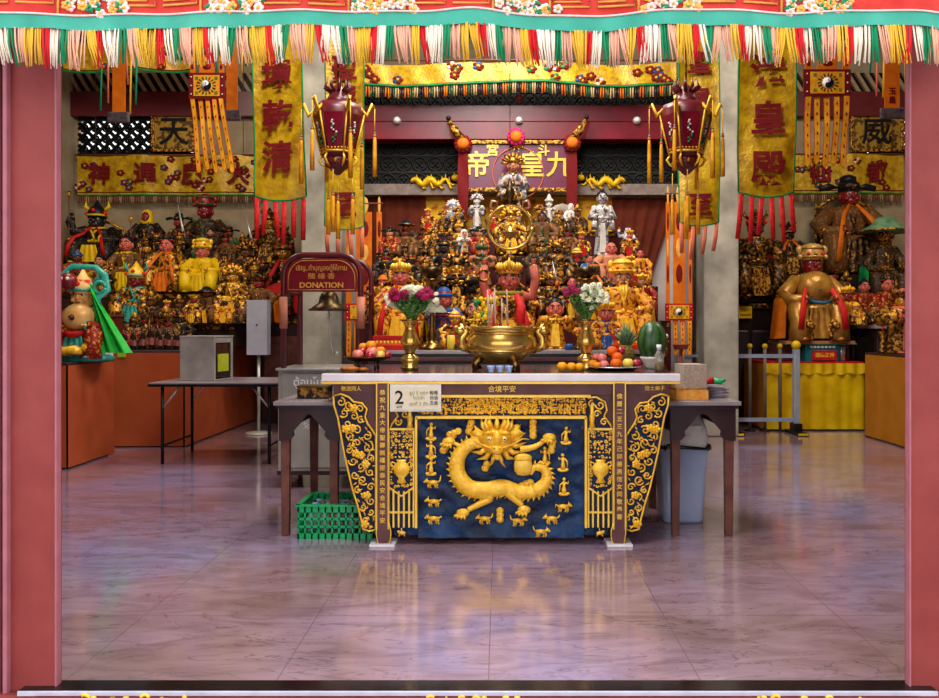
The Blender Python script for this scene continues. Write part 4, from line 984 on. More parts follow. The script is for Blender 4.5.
def hat_mesh(kind, S, m1, m2, R):
    b = MB(m1, m2, black, scarlet_rib); z = .05*S
    if kind == 'crown':
        b.lathe([(.088*S, z), (.098*S, z+.02*S), (.09*S, z+.05*S)], n=16, m=0)
        for i in range(9):
            a = pi+pi*i/8 if i < 9 else 0; h = .11 if i == 4 else .07
            b.tube([(cos(a)*.09*S, sin(a)*.09*S, z+.03*S), (cos(a)*.105*S, sin(a)*.105*S, z+(.03+h*.6)*S), (cos(a)*.09*S, sin(a)*.09*S, z+(.03+h)*S)], [.02*S, .018*S, .003*S], 6, 0)
            b.ball((cos(a)*.1*S, sin(a)*.1*S, z+.03*S), .012*S, 3, 6, 4)
        b.ball((0, 0, z+.05*S), (.07*S, .07*S, .07*S), 1, 10, 8)
    elif kind == 'official':
        b.lathe([(.09*S, z-.01*S), (.093*S, z+.05*S), (.075*S, z+.07*S)], n=16, m=0); b.lathe([(.072*S, z+.06*S), (.068*S, z+.12*S), (.03*S, z+.14*S)], (0, .02*S, 0), 14, 0)
        for s in (-1, 1): b.tube([(s*.08*S, .03*S, z+.03*S), (s*.16*S, .03*S, z+.04*S), (s*.25*S, .03*S, z+.02*S)], [.008*S, .03*S, .026*S], 8, 0, .3); b.ball((s*.05*S, -.085*S, z+.03*S), .014*S, 1, 6, 4)
        b.box((0, -.09*S, z+.02*S), (.05*S, .014*S, .035*S), 1)
    elif kind == 'mian':
        b.lathe([(.09*S, z-.01*S), (.092*S, z+.07*S)], n=16, m=0); b.box((0, -.01*S, z+.085*S), (.17*S, .26*S, .016*S), 1)
        for i in range(7):
            x = (-.07+i*.0233)*S; b.tube([(x, -.13*S, z+.08*S), (x, -.13*S, z+.03*S)], .005*S, 4, 3 if i % 2 else 1)
    elif kind == 'helmet':
        b.lathe([(.098*S, z-.03*S), (.1*S, z+.02*S), (.085*S, z+.07*S), (.04*S, z+.11*S), (.008*S, z+.17*S)], n=16, m=0)
        for s in (-1, 1): b.tube([(s*.07*S, 0, z+.05*S), (s*.13*S, 0, z+.10*S), (s*.12*S, 0, z+.16*S)], [.02*S, .022*S, .003*S], 6, 1); b.ball((s*.10*S, -.03*S, z+.02*S), .024*S, 3, 8, 6)
        b.ball((0, -.09*S, z+.05*S), .022*S, 3, 8, 6); b.ring((0, 0, z), .1*S, .012*S, 1, 16, 6, 'z')
    elif kind == 'lobed':                                   # tall gold crown with round lobes
        b.lathe([(.092*S, z-.01*S), (.10*S, z+.02*S), (.098*S, z+.10*S), (.08*S, z+.13*S), (.03*S, z+.145*S)], n=18, m=0)
        for s in (-1, 1): b.ball((s*.115*S, -.0*S, z+.085*S), (.032*S, .03*S, .045*S), 0, 9, 7); b.ball((s*.115*S, -.02*S, z+.02*S), (.026*S, .03*S, .026*S), 0, 9, 7)
        for i in range(5): a = pi+pi*(i+.5)/5; b.ball((cos(a)*.1*S, sin(a)*.1*S, z+.045*S), .017*S, 3 if i % 2 else 1, 7, 5)
        b.ring((0, 0, z+.02*S), .104*S, .012*S, 1, 18, 6, 'z'); b.ring((0, 0, z+.10*S), .102*S, .010*S, 1, 18, 6, 'z')
    elif kind == 'tiara':
        b.lathe([(.085*S, z), (.075*S, z+.08*S), (.05*S, z+.17*S), (.012*S, z+.23*S)], n=14, m=0, fold=.08, k=7)
        for i in range(10): a = pi+pi*i/9; b.tube([(cos(a)*.085*S, sin(a)*.085*S, z), (cos(a)*.115*S, sin(a)*.1*S, z+.05*S), (cos(a)*.08*S, sin(a)*.08*S, z+.10*S)], [.016*S, .014*S, .003*S], 5, 1)
    elif kind == 'hood':
        b.lathe([(.12*S, -.16*S), (.115*S, -.06*S), (.105*S, .05*S), (.08*S, .11*S), (.02*S, .14*S)], (0, .03*S, 0), 16, 0, 1, .85)
    elif kind == 'turban':
        for i in range(3): b.ring((0, .0, z+i*.022*S), (.088-.012*i)*S, .022*S, i % 2, 16, 7, 'z')
        b.ball((0, 0, z+.05*S), (.07*S, .07*S, .05*S), 0, 10, 7)
    elif kind == 'buns':
        b.ball((0, .02*S, .045*S), (.085*S, .08*S, .075*S), 2, 14, 8)
        for s in (-1, 1): b.ball((s*.075*S, .0, .115*S), .036*S, 2, 9, 7); b.ring((s*.07*S, 0, .085*S), .024*S, .008*S, 3, 10, 5, 'z')
    elif kind == 'hair':
        b.ball((0, .018*S, .035*S), (.09*S, .088*S, .09*S), 2, 14, 9); b.ball((0, .02*S, .125*S), .034*S, 2, 9, 7)
    elif kind == 'brim':
        b.lathe([(.24*S, z-.03*S), (.25*S, z-.01*S), (.13*S, z+.05*S), (.09*S, z+.11*S), (.02*S, z+.13*S)], n=20, m=0)
        b.ring((0, 0, z-.02*S), .245*S, .012*S, 1, 20, 6, 'z')
    elif kind == 'fan':                                     # tall lobed radiating headdress
        for i in range(9):
            a = pi*(i/8); b.tube([(cos(a)*.08*S, .02*S, z+sin(a)*.05*S), (cos(a)*.17*S, .02*S, z+sin(a)*.15*S)], [.022*S, .03*S], 7, i % 2); b.ball((cos(a)*.18*S, .01*S, z+sin(a)*.16*S), .018*S, 3 if i % 2 else 1, 7, 5)
        b.lathe([(.09*S, z-.01*S), (.095*S, z+.04*S), (.06*S, z+.09*S)], n=14, m=0)
    return b
def deity(label, px, top, Y, z0, robe, trim, skin, hat='crown', hm=None, pose='sit', beard=None, cape=None, sash=None, held=None, throne=None, name='deity_statue',
          W=1.0, group=None, cat='statue', face=0, loc=None, H=None, base=None, arms='lap', HS=1.0):
    if loc is None:
        zt = EYE-(top-325)*Y/F; loc = ((px-500)*Y/F, Y, z0); H = zt-z0
    R = random.Random(int(px*7+top*13)); r = thing(name, label, cat, loc, face, group); TAKEN.append((loc[0], loc[1], loc[2], .25*H*W))
    hh = {'crown': .13, 'official': .13, 'mian': .1, 'helmet': .17, 'lobed': .15, 'tiara': .22, 'hood': .1, 'turban': .08, 'buns': .1, 'hair': .1, 'brim': .12, 'fan': .17, None: .055}[hat]*1.15*HS
    S = H; zb = .07 if base else .0
    hz = 1-hh-.05*HS                        # head centre height
    zn = hz-.10*HS                             # neck
    w = W
    q = lambda x, y, z: (x*S*w, y*S*w, z*S)
    if base:
        b = MB(base, gold_worn); b.lathe([(.27*S*w, 0), (.28*S*w, .015*S), (.23*S*w, .03*S), (.26*S*w, .055*S), (.25*S*w, .075*S)], n=20, m=0, sy=.8, fold=.03, k=10)
        b.obj('plinth', r)
    b = MB(robe, trim, skin)
    if pose == 'sit':
        zk = .36*zn/.78
        for s in (-1, 1):
            b.tube([q(s*.07, .05, zk+.02), q(s*.16, -.10, zk+.02), q(s*.20, -.19, zk), q(s*.19, -.21, zk*.55), q(s*.18, -.20, zb+.01)], [.10*S*w, .11*S*w, .095*S*w, .085*S*w, .11*S*w], 12, 0)
            b.ball(q(s*.17, -.25, zb+.015), (.05*S*w, .07*S*w, .028*S), 1, 8, 6)
        b.ball(q(0, -.04, zk), (.20*S*w, .15*S*w, .09*S), 0, 16, 10)
        b.sheet(lambda u, v: q((u-.5)*(.16+.12*(1-v)), -.215-.012*sin(u*22)-.01*(1-v), zb+.02+(zk-zb)*v), 14, 6, 1)
        b.lathe([(.17*S*w, zb), (.19*S*w, zk*.7*S), (.16*S*w, zk*S)], (0, .03*S, 0), 16, 0, 1.2, .8)
        zl = zk
    else:
        b.lathe([(.155*S*w, zb*S), (.165*S*w, (zb+.03)*S), (.13*S*w, .25*S), (.12*S*w, .42*S), (.115*S*w, .5*S)], n=24, m=0, sy=.8, fold=.07, k=8, ph=R.random()*6)
        b.sheet(lambda u, v: q((u-.5)*(.09+.05*(1-v)), -.125-.03*(1-v)-.008*sin(u*20), zb+.05+.42*v), 8, 6, 1)
        for s in (-1, 1): b.ball(q(s*.07, -.13, zb+.015), (.04*S*w, .05*S*w, .022*S), 1, 8, 6)
        zl = .46
    zs = zn-.045                             # shoulders
    b.lathe([(.125*S*w, (zl-.03)*S), (.15*S*w, (zl+.05)*S), (.135*S*w, (zl+.14)*S), (.165*S*w, (zs-.04)*S), (.15*S*w, (zs+.01)*S), (.07*S*w, (zn+.01)*S), (.045*S*HS, (zn+.05)*S)], n=18, m=0, sx=1.08, sy=.72, fold=.02, k=9)
    b.ring((0, 0, (zl+.09)*S), .145*S*w, .018*S*w, 1, 20, 6, 'z', 1.08, .76)
    b.ring((0, -.0, (zn-.01)*S), .075*S*w, .02*S*w, 1, 16, 6, 'z', 1.1, .9)
    b.tube([q(-.06, -.075, zn), q(0, -.125, zl+.2), q(.02, -.12, zl+.1)], .014*S*w, 6, 1); b.tube([q(.06, -.075, zn), q(0, -.128, zl+.2)], .014*S*w, 6, 1)
    b.ball(q(0, -.115, zl+.10), (.03*S*w, .018*S*w, .03*S), 1, 8, 6)
    for i in range(9): a = pi+pi*(i+.5)/9; b.ball((cos(a)*.16*S*w, sin(a)*.115*S*w, (zl+.03+.02*(i % 2))*S), .016*S*w, 1, 6, 4)
    for s in (-1, 1):
        if arms == 'up' or (arms == 'one' and s < 0):
            pts = [q(s*.14, 0, zs), q(s*.27, -.03, zs-.01), q(s*.30, -.05, zs+(.18 if arms == 'up' else .14)), q(s*.28, -.05, zs+(.33 if arms == 'up' else .22))]; hand = q(s*.28, -.05, zs+(.37 if arms == 'up' else .26))
            b.tube(pts, [.07*S*w, .058*S*w, .05*S*w, .04*S*w], 10, 2 if arms == 'up' else 0)
        else:
            ex = .27 if pose == 'sit' else .22
            hx_, hy_, hz_ = (.14, -.22, zl+.10) if arms != 'join' else (.02, -.2, zl+.2)
            pts = [q(s*.14, 0, zs), q(s*ex, -.03, zs-.15), q(s*(ex-.03), -.10, zl+.09), q(s*hx_, hy_, hz_)]; hand = q(s*hx_*.95, hy_-.025, hz_+.005)
            b.tube(pts, [.07*S*w, .078*S*w, .066*S*w, .05*S*w], 10, 0)
            b.tube([pts[2], q(s*(ex-.05), -.16, zl+.02), q(s*(ex-.05), -.17, zl-.09)], [.03*S*w, .055*S*w, .065*S*w], 8, 0, .45)
            b.ring(pts[3], .045*S*w, .012*S*w, 1, 10, 5, 'x')
        b.ball(q(s*.155, 0, zs), (.065*S*w, .06*S*w, .045*S), 1, 9, 7)
        b.ball(hand, (.026*S*w, .03*S*w, .028*S), 2, 8, 6)
        for f in range(4): hv = Vector(hand); b.tube([hv+Vector((0, 0, 0)), hv+Vector(((f-1.5)*.013*S, -.02*S, .012*S)), hv+Vector(((f-1.5)*.014*S, -.036*S, (.024 if arms == 'up' else -.004)*S))], [.009*S*w, .008*S*w, .006*S*w], 5, 2)
    b.obj('body', r)
    hd = head_mesh(skin, S*HS*max(.9, min(1.15, w)), beard).obj('head', r); hd.location = (0, -.02*S, hz*S)
    if beard:
        b = MB(beard)
        for x in (-.03, 0, .03): b.tube([(x*S, -.06*S, -.06*S), (x*S*1.1, -.10*S, -.14*S), (x*S*.6, -.095*S, -.26*S)], [.02*S, .024*S, .003*S], 6)
        for s in (-1, 1): b.tube([(s*.02*S, -.09*S, -.04*S), (s*.045*S, -.09*S, -.06*S), (s*.05*S, -.085*S, -.12*S)], [.008*S, .009*S, .002*S], 5)
        bo = b.obj('beard', r); bo.location = hd.location
    if hat:
        ho = hat_mesh(hat, S*HS*max(.9, min(1.15, w)), hm or gold_worn, trim, R).obj('headdress', r); ho.location = hd.location
    if throne:
        b = MB(throne, gold_worn)
        b.box(q(0, .12, zn*.5), (.46*S*w, .05*S, zn*S)); b.tube([q(-.23, .12, zn), q(-.1, .12, zn+.10), q(0, .12, zn+.13), q(.1, .12, zn+.10), q(.23, .12, zn)], .022*S, 7, 1)
        for s in (-1, 1):
            b.tube([q(s*.25, .10, zl+.16), q(s*.27, -.05, zl+.14), q(s*.27, -.12, zl+.11)], .022*S, 7, 1); b.tube([q(s*.27, -.10, zl+.11), q(s*.27, -.10, 0)], .016*S, 6, 1); b.ball(q(s*.27, -.13, zl+.12), .03*S, 1, 7, 5)
            b.tube([q(s*.235, .12, 0), q(s*.235, .12, zn+.04)], .018*S, 6, 1)
        b.obj('throne', r)
    if cape:
        b = MB(cape)
        def cf(u, v):
            a = -.62+u*(pi+1.24); t = 1-v; rr = (.12+.20*min(1, t*3)+.05*t)*S*w*(1+.035*sin(u*40+t*2)*t)
            return (cos(a)*rr*1.02, sin(a)*rr*.72+.015*S, (zn-.01-(zn-.08)*t+.0)*S-(.10*S*min(1, t*2.2)*abs(cos(a)) if t < 2 else 0)*.6)
        b.sheet(cf, 40, 12); b.obj('cape', r)
    if sash:
        b = MB(sash)
        for s in (-1, 1):
            b.tube([q(s*.03, -.10, zn+.005), q(s*.10, -.15, zs-.06), q(s*.15, -.24, zl+.14), q(s*.19, -.30, zl), q(s*.21, -.30, zl*.35)], [.016*S, .026*S, .03*S, .032*S, .034*S], 7, 0, .3)
        b.obj('sash', r)
    if held:
        b = MB(steel if held == 'sword' else gold_worn, red_cloth, wood_brown, bright_green)
        hx_ = -.29 if arms in ('up', 'one') else -.17; zh = (zs+.24) if arms in ('up', 'one') else zl+.1; hy_ = -.09 if arms in ('up', 'one') else -.25
        if held == 'sword': b.tube([q(hx_, hy_, zh-.04), q(hx_-.03, hy_, zh+.03), q(hx_-.1, hy_, zh+.42)], [.012*S, .022*S, .004*S], 6, 0, .35); b.box(q(hx_-.02, hy_, zh+.03), (.09*S, .02*S, .015*S), 2)
        elif held == 'staff': b.tube([q(hx_, hy_, .05), q(hx_, hy_, zh+.3)], .010*S, 6, 2); b.ball(q(hx_, hy_, zh+.33), (.04*S, .02*S, .05*S), 0)
        elif held == 'tablet': b.box(q(0, -.25, zl+.24), (.045*S, .012*S, .2*S), 0)
        elif held == 'bowl': b.lathe([(.02*S, 0), (.05*S, .03*S), (.055*S, .05*S)], q(0, -.26, zl+.10), 12, 0)
        elif held == 'flag': b.tube([q(hx_, hy_, .1), q(hx_+.02, hy_, zh+.4)], .009*S, 6, 2); b.sheet(lambda u, v: q(hx_+.02-.26*u, hy_+.02*sin(u*9), zh+.12+.27*v+.05*u*(1-2*v)), 8, 4, 1)
        elif held == 'ring': b.ring(q(hx_, hy_, zh-.02), .06*S, .016*S, 0, 20, 7)
        elif held == 'pagoda': b.lathe([(.05*S, 0), (.03*S, .04*S), (.045*S, .045*S), (.025*S, .09*S), (.035*S, .095*S), (.005*S, .17*S)], q(0, -.27, zl+.11), 8, 0)
        b.obj('held_'+('emblem' if held in ('tablet',) else held), r)
    return r
lac = dark_brown
# --- centre altar. D(label, px, top, tier, ...)
def Dc(label, px, top, tier, *a, dy=0, **k):
    Y, z = CT[tier]; k.setdefault('W', .9)
    return deity(label, px, top, Y+dy-.02, z, *a, **k)
g = 'statues on the centre altar'
Dc('black-hatted official statue with winged hat, red face, against the brown left drape', 406, 219, 3, robe_dark, gold_worn, redskin, 'brim', black, cape=None, base=lac, held='tablet', group=g, W=.95)
Dc('gold seated statue with striped yellow chest beside the black-hatted official', 431, 226, 3, robe_yellow, gold_worn, pinkskin, 'crown', gold, base=lac, group=g)
Dc('blue and white porcelain immortal with tall scalloped hood, left back row', 453, 199, 4, bluewhite, porcelain, bluewhite, 'fan', bluewhite, pose='stand', W=1.15, group=g, dy=.0)
Dc('small pale gilt bodhisattva in front of the blue and white porcelain immortal', 459, 217, 3, gold_worn, gold, paleskin, 'tiara', gold_worn, W=.72, group=g, dy=.12)
Dc('black beast-faced statue with red mouth and gold topknot', 444, 240, 2, robe_black, gold_worn, blackskin, 'turban', black, W=1.0, group=g, HS=1.25)
Dc('silver white goddess of mercy with pronged headdress left of the brass hoop', 477, 191, 4, silver, porcelain, porcelain, 'fan', silver, pose='stand', W=.8, base=silver, group=g)
Dc('tall silver-haired ancestor statue topped with gilt ornaments, before the name board', 513, 149, 4, silver, gold_worn, paleskin, 'fan', gold_worn, pose='stand', W=.72, HS=.85, group=g, dy=-.05)
Dc('large seated golden buddha seen through the brass hoop lamp', 511, 206, 3, gold_worn, gold, goldskin, 'fan', gold_worn, W=1.15, throne=gold_dark, group=g, dy=-.1)
Dc('slim white porcelain goddess against a round white shell', 549, 192, 4, porcelain, porcelain, porcelain, 'tiara', porcelain, pose='stand', W=.7, base=porcelain, group=g)
b = MB(M('pale_pearl_shell', (176, 166, 152), .35, 0, (140, 128, 116), scale=8, bump=.3)); c = P(562, 224, CT[4][0]+.05); 
b.lathe([(.0, 0), (.08, .02), (.15, .04), (.165, .03), (.14, .0), (.0, -.01)], (0, 0, 0), 24, 0, fold=.03, k=12); b.v = [(x, -z, y) for x, y, z in b.v]
b.box((0, .03, -.12), (.12, .06, .1)); tag(b.obj('shell_mandorla', None, (c.x, c.y, CT[4][1]+.17)), 'round ribbed white shell disc behind the slim porcelain goddess', 'ornament')
Dc('brown bearded elder in dark green robe seated right of the brass hoop', 542, 211, 3, robe_brown, robe_green, brownskin, 'hair', None, beard=brownskin, W=1.2, group=g, cape=robe_dark)
Dc('small white goddess on a gilt pedestal right of the shell', 571, 202, 4, porcelain, gold_worn, porcelain, 'hood', porcelain, W=.8, base=gold_worn, group=g)
Dc('tall silver robed statue with black topknot holding two small figures', 602, 187, 3, silver, porcelain, silver, 'hair', None, pose='stand', W=.72, group=g)
Dc('small grey porcelain lady with raised arm before the right brown drape', 628, 227, 3, bluewhite, porcelain, paleskin, 'hood', bluewhite, pose='stand', W=1.1, arms='one', group=g)
Dc('laughing bald pink-bellied buddha below the tall silver statue', 611, 243, 2, paleskin, pinkskin, pinkskin, None, None, W=1.35, HS=1.3, group=g)
Dc('statue with emerald wings, gold hat and red face above the right flowers', 577, 249, 2, robe_black, gold_worn, redskin, 'turban', gold_bright, W=1.2, cape=green_cloth, beard=red_cloth, group=g, HS=1.2)
Dc('dark gilt many-armed statuette left of the green-winged statue', 557, 238, 2, gold_dark, gold_worn, gold_dark, 'fan', gold_worn, W=1.25, group=g)
# the big ones of the front row
pink_god = Dc('bare-chested pink child god with raised fists and gold crown behind the censer', 509, 256, 0, robe_yellow, gold, pinkskin, 'crown', gold_bright, arms='up', W=.95, throne=robe_black, held='ring', HS=1.3, name='child_god_statue', sash=red_cloth, dy=.1)
b = MB(pinkskin, gold_worn, M('olive_leaf_collar', (150, 150, 40), .5)); Hh = .8
b.ball((0, -.04, .39), (.14, .10, .12), 0, 16, 10); b.ball((-.02, -.14, .37), (.085, .04, .085), 1, 12, 9); b.ring((0, -.02, .475), .11, .022, 2, 20, 7, 'z', 1, .8); b.mats.append(ink); b.ball((0, .03, .62), (.095, .085, .085), 3, 14, 9)
for i in range(10): a = i*.628; b.ball((-.02+cos(a)*.07, -.17, .37+sin(a)*.07), .018, 1, 6, 5)
b.obj('bare_chest', pink_god)
b = MB(scarlet_rib); b.tube([(.06, -.14, .47), (.10, -.2, .36), (.08, -.25, .22)], [.02, .04, .045], 7, 0, .4); b.obj('red_ribbon', pink_god); b = MB(scarlet_rib); b.tube([(-.17, -.12, .5), (-.2, -.15, .36), (-.24, -.15, .26)], [.02, .025, .02], 6, 0, .4); b.obj('red_ribbon', pink_god)
Dc('gold-faced bearded elder with tall gold hat and marigold cape, right end of the front row', 622, 257, 0, robe_yellow, gold, paleskin, 'lobed', gold, beard=gold, cape=marigold, W=1.05, group=g, throne=lac, HS=1.05)
Dc('pink-faced god with gold crown and red lap behind the left flowers', 401, 258, 0, robe_yellow, gold, pinkskin, 'crown', gold_bright, cape=gold_satin, W=.95, sash=red_cloth, throne=lac, group=g, HS=1.05)
Dc('pink-faced standing figure in blue hat and blue robe beside the left flowers', 444, 289, 0, robe_blue, redskin, pinkskin, 'turban', blue_paint, pose='stand', W=1.15, group=g, HS=1.25, dy=-.12)
Dc('gold-robed child attendant left of the censer', 474, 297, 0, gold_worn, gold, paleskin, 'hair', None, pose='stand', W=1.3, HS=1.5, group=g, dy=-.12)
Dc('gold-robed child attendant right of the censer', 555, 296, 0, robe_yellow, gold, pinkskin, 'hair', None, pose='stand', W=1.3, HS=1.5, group=g, dy=-.12)
Dc('black-robed monk statue with orange shawl left of the bearded elder', 594, 262, 1, robe_black, orange_silk, gold_dark, 'turban', gold_dark, cape=black, sash=orange_silk, W=1.0, group=g)
Dc('crimson-faced gilt statue with fan crown left of the pink child god', 474, 270, 1, gold_worn, robe_red, redskin, 'fan', gold_worn, W=1.15, group=g)
Dc('dark-faced gilt statue with radiating crown right of the pink child god', 551, 270, 1, gold_dark, gold_worn, brownskin, 'fan', gold_worn, W=1.15, group=g)
Dc('pale standing lady with gilt trim under the silver goddess', 482, 238, 2, paleskin, robe_green, paleskin, 'tiara', gold_worn, pose='stand', W=1.2, group=g)
Dc('gilt seated statue with dark beard right under the brown elder', 541, 240, 2, robe_dark, gold_worn, goldskin, 'official', gold_dark, beard=black, W=1.2, group=g)
Dc('small yellow and red lady at the far right of the second tier', 640, 248, 2, robe_yellow, redskin, pinkskin, 'buns', None, W=1.0, group=g)
Dc('small gilt official with pale face in the first tier, left of the child attendant', 418, 262, 2, gold_worn, robe_red, pinkskin, 'mian', gold, W=1.1, group=g)
Dc('black-hatted small official at the far left of the second tier', 386, 250, 2, robe_black, gold_worn, redskin, 'official', black, W=1.2, group=g)
Dc('orange-capped small gold god at the left end of the first tier', 383, 276, 1, gold_worn, orange_silk, pinkskin, 'turban', orange_silk, W=1.2, group=g)
Dc('long dark gilt statue with tall tiara above the blue-hatted figure', 432, 262, 1, robe_black, gold_worn, brownskin, 'tiara', gold_dark, W=1.0, group=g)
Dc('tall black and gold statue with a halo crown right of the blue-hatted figure', 457, 252, 1, robe_black, gold_worn, goldskin, 'fan', gold_dark, pose='stand', W=1.3, group=g)
Dc('pink-skinned small warrior holding a sword beneath the green-winged statue', 572, 276, 1, robe_red, gold, pinkskin, 'buns', None, arms='one', held='sword', W=1.2, group=g)
Dc('small gilt god wearing blue and gold behind the pineapple', 606, 300, 0, robe_yellow, robe_blue, pinkskin, 'crown', gold, W=1.2, HS=1.4, group=g, dy=-.3)
Dc('tiny gold laughing god beside the left candlestick', 455, 312, 0, gold_worn, red_cloth, goldskin, 'turban', gold, W=1.4, HS=1.4, group=g, dy=-.26)
Dc('small pale lady with crimson robe right of the right vase', 642, 272, 1, robe_red, gold, paleskin, 'crown', gold, W=1.0, group=g)
# --- left hall
def Dl(label, px, top, tier, *a, dy=0, **k):
    Y, z = LT[tier]; k.setdefault('W', .95); return deity(label, px, top, Y+dy, z, *a, **k)
g = 'statues in the west hall'
Dl('large black-faced god with bare gold chest plate and yellow belt, top tier left', 98, 201, 4, robe_black, yellow_satin, blackskin, 'helmet', black, W=1.35, group=g, HS=1.25, throne=lac, held='staff', arms='one', sash=red_cloth)
Dl('red-faced god under a yellow crescent hood on the top tier', 147, 208, 4, robe_black, gold_worn, redskin, 'hood', yellow_satin, W=1.0, group=g, held='staff')
Dl('dark red-faced official with black winged hat on the top tier', 179, 211, 4, robe_dark, gold_dark, redskin, 'official', black, W=.8, group=g, HS=1.1)
Dl('large crimson-faced official in green sashes under the brocade, top tier', 206, 193, 4, robe_dark, robe_green, redskin, 'lobed', redskin, W=1.05, cape=robe_green, group=g, HS=1.15, dy=.15, held='sword')
Dl('large gilt seated god in the corner beside the left column', 270, 208, 4, gold_dark, gold_worn, goldskin, 'helmet', gold_dark, W=1.2, group=g, throne=lac, held='sword', cape=robe_dark)
Dl('pale-faced lady in yellow between two dark gods on the third tier', 127, 232, 3, robe_brown, yellow_satin, pinkskin, 'hair', None, W=1.0, group=g, HS=1.25)
Dl('child god hung with long orange ribbons like rays', 167, 236, 3, gold_worn, orange_silk, pinkskin, 'buns', None, W=1.2, cape=marigold, sash=orange_silk, group=g, HS=1.1)
Dl('small pale-faced attendant above the yellow-caped god', 211, 227, 4, robe_dark, gold_dark, paleskin, 'hair', None, pose='stand', W=1.0, group=g, dy=-.25)
Dl('god with pink face, white crown and bright yellow satin cape', 203, 238, 3, yellow_satin, yellow_satin, pinkskin, 'lobed', gold_bright, W=1.2, cape=yellow_satin, group=g, HS=1.15, dy=-.1)
Dl('bald child in gold and pink dress behind the green-caped guardian', 100, 254, 3, gold_satin, pinkskin, paleskin, 'hair', None, W=1.25, group=g, HS=1.2, arms='join')
Dl('ornate gilt god with open crown above the grey box', 233, 262, 2, gold_worn, gold, goldskin, 'fan', gold_worn, W=1.0, group=g)
Dl('orange-shawled god seated over the grey box on its pole', 259, 274, 2, robe_brown, gold_worn, redskin, 'crown', gold_dark, W=1.15, cape=orange_silk, group=g)
Dl('dark official with blue and red turban next to the left door post', 78, 252, 3, robe_red, gold_dark, brownskin, 'turban', robe_blue, W=1.15, group=g)
Dl('gold-caped god with red face behind the steel box', 194, 295, 2, gold_worn, gold, redskin, 'mian', gold, W=1.15, cape=marigold, group=g, HS=1.15, dy=-.45)
Dl('brown-faced official in a wide dark hat between two gold gods', 207, 286, 2, robe_brown, gold_dark, pinkskin, 'brim', black, W=1.0, group=g, dy=-.15)
Dl('black-faced god in gold crown and yellow robe above the steel box', 225, 296, 2, robe_yellow, gold, blackskin, 'lobed', gold_bright, W=1.15, group=g, HS=1.15, dy=-.5)
Dl('pale brown elder seated right of the black-faced god', 238, 301, 2, robe_brown, robe_dark, brownskin, 'hair', None, W=1.0, group=g, HS=1.2, dy=-.4)
Dl('gilt warrior holding a spear behind the orange ribbon god', 180, 228, 4, gold_dark, gold_worn, goldskin, 'helmet', gold_dark, pose='stand', W=1.0, held='staff', group=g, dy=-.3)
Dl('small gold and white painted beast-faced god left of the ribbon god', 137, 262, 2, gold_worn, turq, redskin, 'helmet', gold, W=1.2, group=g, HS=1.2)
Dl('dark gilt god with a curved hat between the yellow cape and the corner god', 247, 240, 3, robe_dark, gold_worn, brownskin, 'fan', gold_dark, W=1.1, group=g)
Dl('black-robed gilt official beneath the crescent-hooded god', 147, 240, 3, robe_black, gold_worn, goldskin, 'mian', gold_dark, W=.75, group=g)
Dl('smoke-dark elder in the top corner left of the black-faced god', 81, 232, 4, robe_brown, gold_dark, brownskin, 'official', black, W=.9, group=g)
Dl('dark god in a red sash right of the large crimson-faced official', 230, 226, 4, robe_green, red_cloth, brownskin, 'official', black, W=1.0, group=g)
# the painted guardian on the near table
guard = deity('painted child guardian with turquoise scarf, green cape and red mask, beside the left door post', 84, 268, 7.62, .99, robe_red, turq, M('cream_gold_skin', (232, 184, 110), .35, 0, (214, 156, 80), scale=12), 'helmet', M('cream_red_helmet', (236, 196, 120), .4, 0, (200, 30, 40), scale=10, sharp=True, pos=.45), W=1.05, name='guardian_statue', HS=1.3, held=None)
b = MB(M('cream_gold_belly', (236, 190, 116), .35, 0, (220, 160, 80), scale=12), gold_worn, red_cloth); b.ball((0, -.10, .38), (.145, .12, .135), 0, 16, 10); b.ball((0, -.225, .38), .03, 1); b.tube([(-.16, -.1, .25), (0, -.25, .22), (.16, -.1, .25)], .03, 8, 2); b.obj('belly', guard)
b = MB(turq, red_cloth); b.tube([(-.22, -.1, .45), (-.25, -.06, .72), (-.12, .02, .87), (.10, .02, .86), (.22, -.05, .78), (.26, -.08, .64), (.18, -.12, .56), (.22, -.14, .46)], [.02, .03, .035, .03, .035, .04, .04, .02], 8, 0, .5); b.ring((.2, -.1, .66), .055, .02, 0, 14, 6); b.obj('scarf', guard)
b = MB(redskin, white, ink); b.ball((-.07, -.16, .72), (.09, .07, .08), 0, 12, 9); b.ball((-.1, -.22, .74), .018, 1); b.ball((-.04, -.22, .74), .018, 1); b.obj('red_mask', guard)
b = MB(bright_green)
b.sheet(lambda u, v: (.12+.06*u+(.10+.18*u)*(1-v)*1.2, -.14+.03*sin(u*14), .52*v+.05+.14*(1-u)*v), 14, 12); b.obj('cape', guard)
b = MB(turq, white)
R = random.Random(2)
for i in range(34): a = i*2.4; rr = .06+.19*(i/34); b.ball((cos(a)*rr, sin(a)*rr*.7, .03), (.05, .045, .06), i % 2, 7, 5, .2)
b.lathe([(.27, 0), (.28, .03), (.24, .06)], (0, 0, -.03), 20, 0, 1, .75, .06, 11); b.obj('rocky_base', guard)
b = MB(gold, red_cloth); b.tube([(-.2, -.15, .12), (-.08, -.24, .06), (.05, -.26, .08), (.12, -.2, .05)], [.03, .05, .045, .03], 8); b.ball((.14, -.22, .1), .05, 0); b.obj('gilt_lion', guard)
